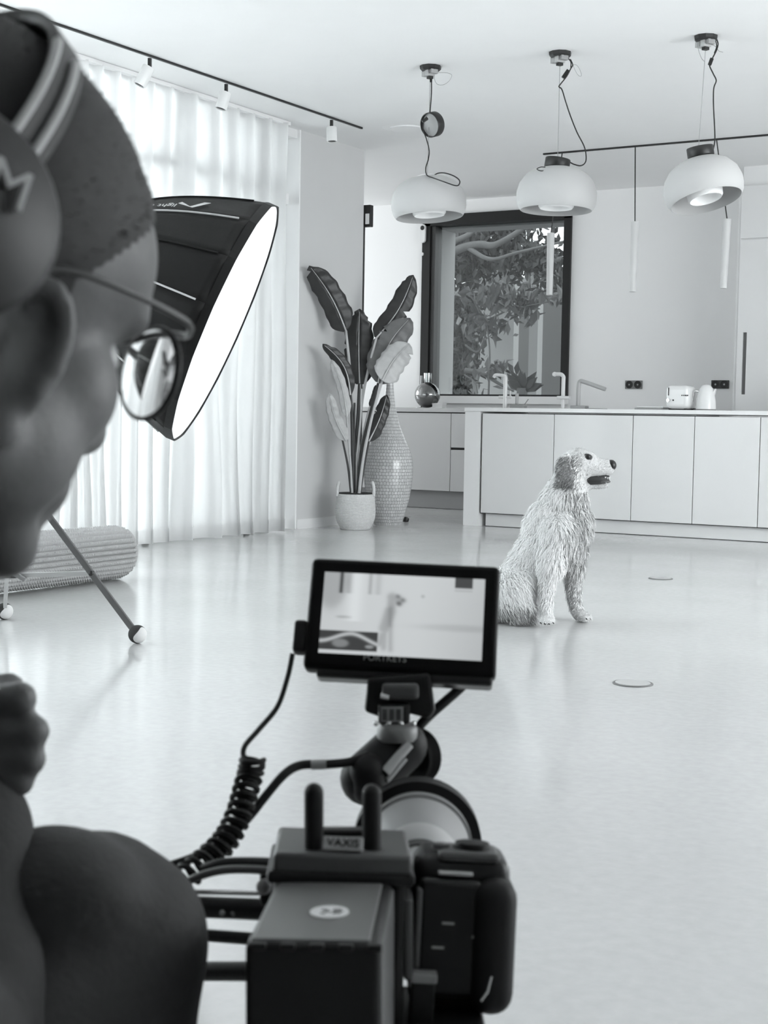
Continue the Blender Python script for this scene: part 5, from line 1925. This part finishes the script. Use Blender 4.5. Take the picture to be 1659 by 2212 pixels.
# neck, torso, limbs
NB = hp_(0, -.075, -.185)
b.cap(hp_(0, -.025, -.055), NB, .056, .060)
SH = NB + Vector((0, 0, -.045))
BR_ = Vector((math.cos(math.radians(12)), math.sin(math.radians(-12)), 0))
shR, shL = SH + BR_ * .07 - Fh0 * .08, SH - BR_ * .20 + Fh0 * .02
PEL = Vector((HC.x - .22, HC.y - .26, .27))
hipR, hipL = PEL + Vector((.08, .03, 0)), PEL - Vector((.10, -.02, 0))
KN = at(240, 2030, .87)
knL = KN + Vector((-.30, .02, -.01))
anR, anL = Vector((KN.x + .01, KN.y - .06, .09)), Vector((knL.x, knL.y - .08, .09))
ELB = at(-95, 2330, .75)
WR = at(-72, 1748, .85)
ellL = SH + Vector((-.32, .18, -.22)); wrL = knL + Vector((0, -.02, .09))
LIMB = [(SH - Fh0 * .02, PEL, .125, .135), (shR, shL, .062, .06), (hipR, KN, .085, .055), (hipL, knL, .085, .055), (KN, anR, .055, .038), (knL, anL, .055, .038),
        (shR, ELB, .050, .038), (ELB, WR, .038, .026), (shL, ellL, .052, .042), (ellL, wrL, .042, .028)]
for p, q, r0, r1 in LIMB:
    b.cap(p, q, r0, r1, 20)
for an in (anR, anL):
    b.cap(an - Vector((0, .03, .045)), an + Vector((.02, .17, -.06)), .038, .028)
b.cap(wrL, wrL + Vector((.03, .09, -.02)), .03, .035)
body1 = fuse(b, .0045, 12)
b = MB(); b.v = body1.v; b.f = body1.f
# ear: helix, lobe, bowl
for s_ in (-1, 1):
    EM = HM @ TR((s_ * .0725, -.010, -.034), 0, 0, 0) @ Euler((math.radians(-12), 0, math.radians(s_ * -24))).to_matrix().to_4x4()
    ring = []
    for i in range(15):
        a = math.radians(-60 + 285 * i / 14)
        ring.append(EM @ Vector((s_ * (.010 + .004 * math.sin(a)), .0165 * math.cos(a) - .004, .030 * math.sin(a) + .003)))
    n_ = MB().tube(ring, [.0035] + [.0052] * 13 + [.0045], 10)
    k_ = len(b.v); b.v += n_.v; b.f += [[i + k_ for i in q] for q in n_.f]
    for c, r in (((s_ * .006, -.004, .0), (.0045, .017, .027)), ((s_ * .008, .004, -.028), (.006, .010, .011)), ((s_ * .010, .011, -.006), (.005, .005, .009)), ((s_ * .009, -.008, .002), (.004, .004, .018))):
        m_ = MB(EM @ Matrix.Translation(Vector(c))).ball((0, 0, 0), r)
        k_ = len(b.v); b.v += m_.v; b.f += [[i + k_ for i in q] for q in m_.f]
# right hand raised, fingers curled: palm, four fingers, thumb
HD = .86
pal = MB(CM(-75, 1615, HD + .01, 0, 8, 0)).ball((0, 0, 0), (.026, .020, .042))
k_ = len(b.v); b.v += pal.v; b.f += [[i + k_ for i in q] for q in pal.f]
b.cap(WR, at(-72, 1650, HD + .01), .027, .030)
for (y0, x1, y1, xe, ye, r) in ((1512, 44, 1508, -40, 1500, .0098), (1572, 70, 1580, -30, 1575, .0102), (1632, 64, 1640, -30, 1638, .0098), (1690, 42, 1688, -40, 1690, .0088)):
    b.cap(at(-70, y0 + 12, HD), at(x1, y1, HD - .012), r * 1.05, r)
    b.cap(at(x1, y1, HD - .012), at(x1 - 6, y1 + 3, HD + .020), r, r * .95)
    b.cap(at(x1 - 6, y1 + 3, HD + .020), at(xe, ye, HD + .026), r * .95, r * .85)
b.cap(at(-85, 1560, HD + .01), at(-40, 1500, HD + .03), .0125, .0115)
b.cap(at(-40, 1500, HD + .03), at(20, 1485, HD + .035), .0115, .0095)
body2 = fuse(b, .0032, 2)
pbody = body2.build('body', M_skin, person, smooth=True)
for s_ in (-1, 1):
    MB().ball(hp_(s_ * .031, .064, -.004), .0125, nu=16, nv=12).build('eye', mat('eye_white', .5, .2), person, smooth=True)

# hair: cap lifted from the scalp, with short bristles
me = pbody.data
off = Vector(pbody['_o'])
HMi = HM.inverted()
inh = []
loc = []
for v in me.vertices:
    q = HMi @ (v.co + off)
    loc.append(q)
    ear = abs(q.x) > .070 and -.09 < q.z < .004 and q.y > -.035
    side = .012 + max(0, q.z - .012) * 1.05
    hair = q.z > -.075 - .2 * min(0, q.y + .06) * 0 and q.y < side and not ear and q.z > (-.012 if q.y > -.02 else -.085) and abs(q.x) < .1 and q.z < .16 and q.y > -.14
    inh.append(hair)
keep = [p for p in me.polygons if all(inh[i] for i in p.vertices)]
used = sorted({i for p in keep for i in p.vertices})
mp = {i: k for k, i in enumerate(used)}
hb = MB()
for i in used:
    q = loc[i]
    edge = min(1.0, max(0.0, ((.012 + max(0, q.z - .012) * 1.05) - q.y) / .02))
    hb.v.append(me.vertices[i].co + off + me.vertices[i].normal * (.0012 + .0035 * edge))
hb.f = [[mp[i] for i in p.vertices] for p in keep]
hair = hb.build('hair', M_hair, person, smooth=True)
rs = np.random.default_rng(5)
bv, bf = [], []
for _ in range(7000):
    i = used[int(rs.integers(len(used)))]
    q = loc[i]
    if (.012 + max(0, q.z - .012) * 1.05) - q.y < .012:
        continue
    nn = me.vertices[i].normal
    dr = (nn + Vector(rs.normal(0, .35, 3)) + Fh * .35).normalized()
    p0 = me.vertices[i].co + off + nn * .003
    sd = dr.orthogonal().normalized() * .0005
    k_ = len(bv)
    L_ = .002 + .0028 * rs.random()
    bv += [p0 - sd, p0 + sd, p0 + dr * L_]
    bf.append((k_, k_ + 1, k_ + 2))
mb_ = MB(); mb_.v = bv; mb_.f = bf
o = mb_.build('hair_bristles', M_hair, person)
o['kind'] = 'stuff'

# clothing
b = MB()
for p, q, r0, r1 in LIMB:
    if (p - hipR).length < 1e-6 or (p - hipL).length < 1e-6 or (p - KN).length < 1e-6 or (p - knL).length < 1e-6:
        continue
    stop = q
    if (q - WR).length < 1e-6 or (q - wrL).length < 1e-6:
        stop = p + (q - p) * .93
    b.cap(p, stop, r0 + .012, r1 + .011, 20)
jk = fuse(b, .006, 6)
# folds in the cloth
for i, v in enumerate(jk.v):
    v += Vector((math.sin(v.z * 90 + v.y * 40), math.cos(v.z * 70 + v.x * 60), 0)) * .0018
jo = jk.build('jacket', M_cloth, person, smooth=True)
MB().tube([WR + (ELB - WR).normalized() * .016, WR + (ELB - WR).normalized() * .034], [.0335, .0345], 20).build('cuff', M_cloth, person, smooth=True)
b = MB()
for p, q, r0, r1 in ((hipR, KN, .085, .058), (hipL, knL, .098, .064), (KN, anR, .058, .050), (knL, anL, .066, .052)):
    b.cap(p, q, r0, r1, 24)
b.ball(at(205, 1965, .87), (.045, .055, .046))
b.ball(at(120, 1925, .84), (.055, .05, .036))
tk = fuse(b, .006, 8)
for i, v in enumerate(tk.v):
    v += Vector((math.sin(v.z * 60 + v.y * 50), math.cos(v.z * 50 + v.x * 40), .5 * math.sin(v.x * 70))) * .0016
tk.build('trousers', M_trous, person, smooth=True)
for an in (anR, anL):
    MB().cap(an - Vector((0, .035, .045)), an + Vector((.02, .18, -.058)), .043, .032).build('shoe', M_black, person, smooth=True)

# ------------------------------------------------------------------ eyeglasses
gl = thing('eyeglasses', 'thin dark framed eyeglasses on the crouching person', 'glasses', hp_(0, .1, 0))
M_frame = mat('glasses_frame', 0.015, 0.35)
ml = bpy.data.materials.new('lens_glass'); ml.use_nodes = True
b_ = ml.node_tree.nodes['Principled BSDF']
b_.inputs['Transmission Weight'].default_value = 1.0; b_.inputs['Roughness'].default_value = 0.0; b_.inputs['IOR'].default_value = 1.5
b_.inputs['Base Color'].default_value = (1, 1, 1, 1)
for s_ in (-1, 1):
    LM = HM @ TR((s_ * .035, .098, .000), 0, 0, 0) @ Euler((math.radians(-90 + 6), 0, math.radians(-s_ * 7))).to_matrix().to_4x4()
    rl = .0225
    # minus lens ground off-centre: flat-curved front, hollow back
    ocx, ocy = s_ * -.009, .009
    fv, bv_, ff = [], [], []
    nr_, na_ = 8, 40
    for i in range(nr_ + 1):
        for j in range(na_):
            an = 2 * math.pi * j / na_
            x, y = rl * i / nr_ * math.cos(an), rl * i / nr_ * math.sin(an)
            fv.append((x, y, .0008 + (x * x + y * y) / (2 * .60)))
            bv_.append((x, y, -.0004 - ((x - ocx) ** 2 + (y - ocy) ** 2) / (2 * .22)))
    N0_ = len(fv)
    for i in range(nr_):
        for j in range(na_):
            j2 = (j + 1) % na_
            q = (i * na_ + j, i * na_ + j2, (i + 1) * na_ + j2, (i + 1) * na_ + j)
            if i == 0:
                q = (0, (i + 1) * na_ + j2, (i + 1) * na_ + j)
                ff.append(q); ff.append(tuple(N0_ + k for k in q)[::-1])
            else:
                ff.append(q); ff.append(tuple(N0_ + k for k in q)[::-1])
    for j in range(na_):
        j2 = (j + 1) % na_
        e0 = nr_ * na_
        ff.append((e0 + j, e0 + j2, N0_ + e0 + j2, N0_ + e0 + j))
    ln_ = MB(LM).add(fv + bv_, ff).build('lens', ml, gl, smooth=True)
    MB(LM).tube([(rl * 1.02 * math.cos(a), rl * 1.02 * math.sin(a), 0) for a in [2 * math.pi * i / 36 for i in range(37)]], .0011, 8).build('rim', M_frame, gl, smooth=True)
    hx = hp_(s_ * .060, .094, .018)
    MB().tube(spline([hp_(s_ * .050, .098, .019), hx, hp_(s_ * .072, .078, .019), hp_(s_ * .078, .03, .016), hp_(s_ * .079, -.006, .010), hp_(s_ * .077, -.026, -.006)], 6), .0016, 8).build('temple_arm', M_frame, gl, smooth=True)
MB().tube(spline([hp_(-.055, .098, .019), hp_(-.03, .102, .022), hp_(0, .104, .019), hp_(.03, .102, .022), hp_(.055, .098, .019)], 6), .0017, 8).build('brow_bar', M_frame, gl, smooth=True)

# ------------------------------------------------------------------ headphones
hpn = thing('headphones', 'black over-ear headphones with pale letter on the cup, worn on the head', 'headphones', hp_(0, 0, .13))
M_hp = mat('headphone_black', 0.014, 0.5)
M_hpl = mat('headphone_pale_trim', 0.40, 0.35)
bandc = []
for i in range(41):
    a = math.radians(-8 + 196 * i / 40)
    z_ = .026 + .104 * math.sin(a)
    bandc.append((.0900 * math.cos(a), -.067 + .50 * z_, z_))
for w_, rr, m_, nm in ((.0105, .006, M_hp, 'headband'),):
    vs, fs = [], []
    for (x, y, z) in bandc:
        rad_ = Vector((x, 0, z - .026)).normalized()
        for (dy, dr) in ((-w_, 0), (-w_, rr), (w_, rr), (w_, 0)):
            vs.append(hp_(x + rad_.x * dr, y + dy * .9, z + rad_.z * dr - dy * .4))
    for i in range(40):
        for j in range(4):
            fs.append((i * 4 + j, i * 4 + (j + 1) % 4, (i + 1) * 4 + (j + 1) % 4, (i + 1) * 4 + j))
    MB().add(vs, fs).build(nm, m_, hpn, smooth=True, bevel=.002)
for dy in (-.009, .002):
    pts = []
    for i in range(3, 11):
        x, y, z = bandc[i]
        rad_ = Vector((x, 0, z - .026)).normalized()
        pts.append(hp_(x + rad_.x * .0075, y + dy, z + rad_.z * .0075 - dy * .4))
    MB().tube(pts, .0021, 10).build('slider_rod', M_hpl, hpn, smooth=True)
CUP = hp_(.103, -.072, .010)
cn = (Rh * .95 - Fh * .22 + Uh * .12).normalized()
Fc = frame_to(CUP - cn * .025, CUP)
MB(Fc).lathe([(0, 0), (.040, 0), (.043, .006), (.043, .018), (.038, .024), (0, .026)], 40).build('ear_cup', M_hp, hpn, smooth=True)
MB(Fc).lathe([(.02, -.012), (.040, -.012), (.043, -.004), (.042, .002), (.02, .002)], 40, closed=True).build('ear_cushion', M_rubber, hpn, smooth=True)
# pale letter on the cup
lx = (Fh * .95 + Uh * -.15); lx = (lx - cn * lx.dot(cn)).normalized()
ly = cn.cross(lx)
LP_ = CUP + cn * .0022 + lx * .012 + ly * .012
LMt = Matrix(((lx.x, ly.x, cn.x, LP_.x), (lx.y, ly.y, cn.y, LP_.y), (lx.z, ly.z, cn.z, LP_.z), (0, 0, 0, 1)))
text('letter', 'M', .024, LMt, M_hpl, hpn, extrude=.0012)
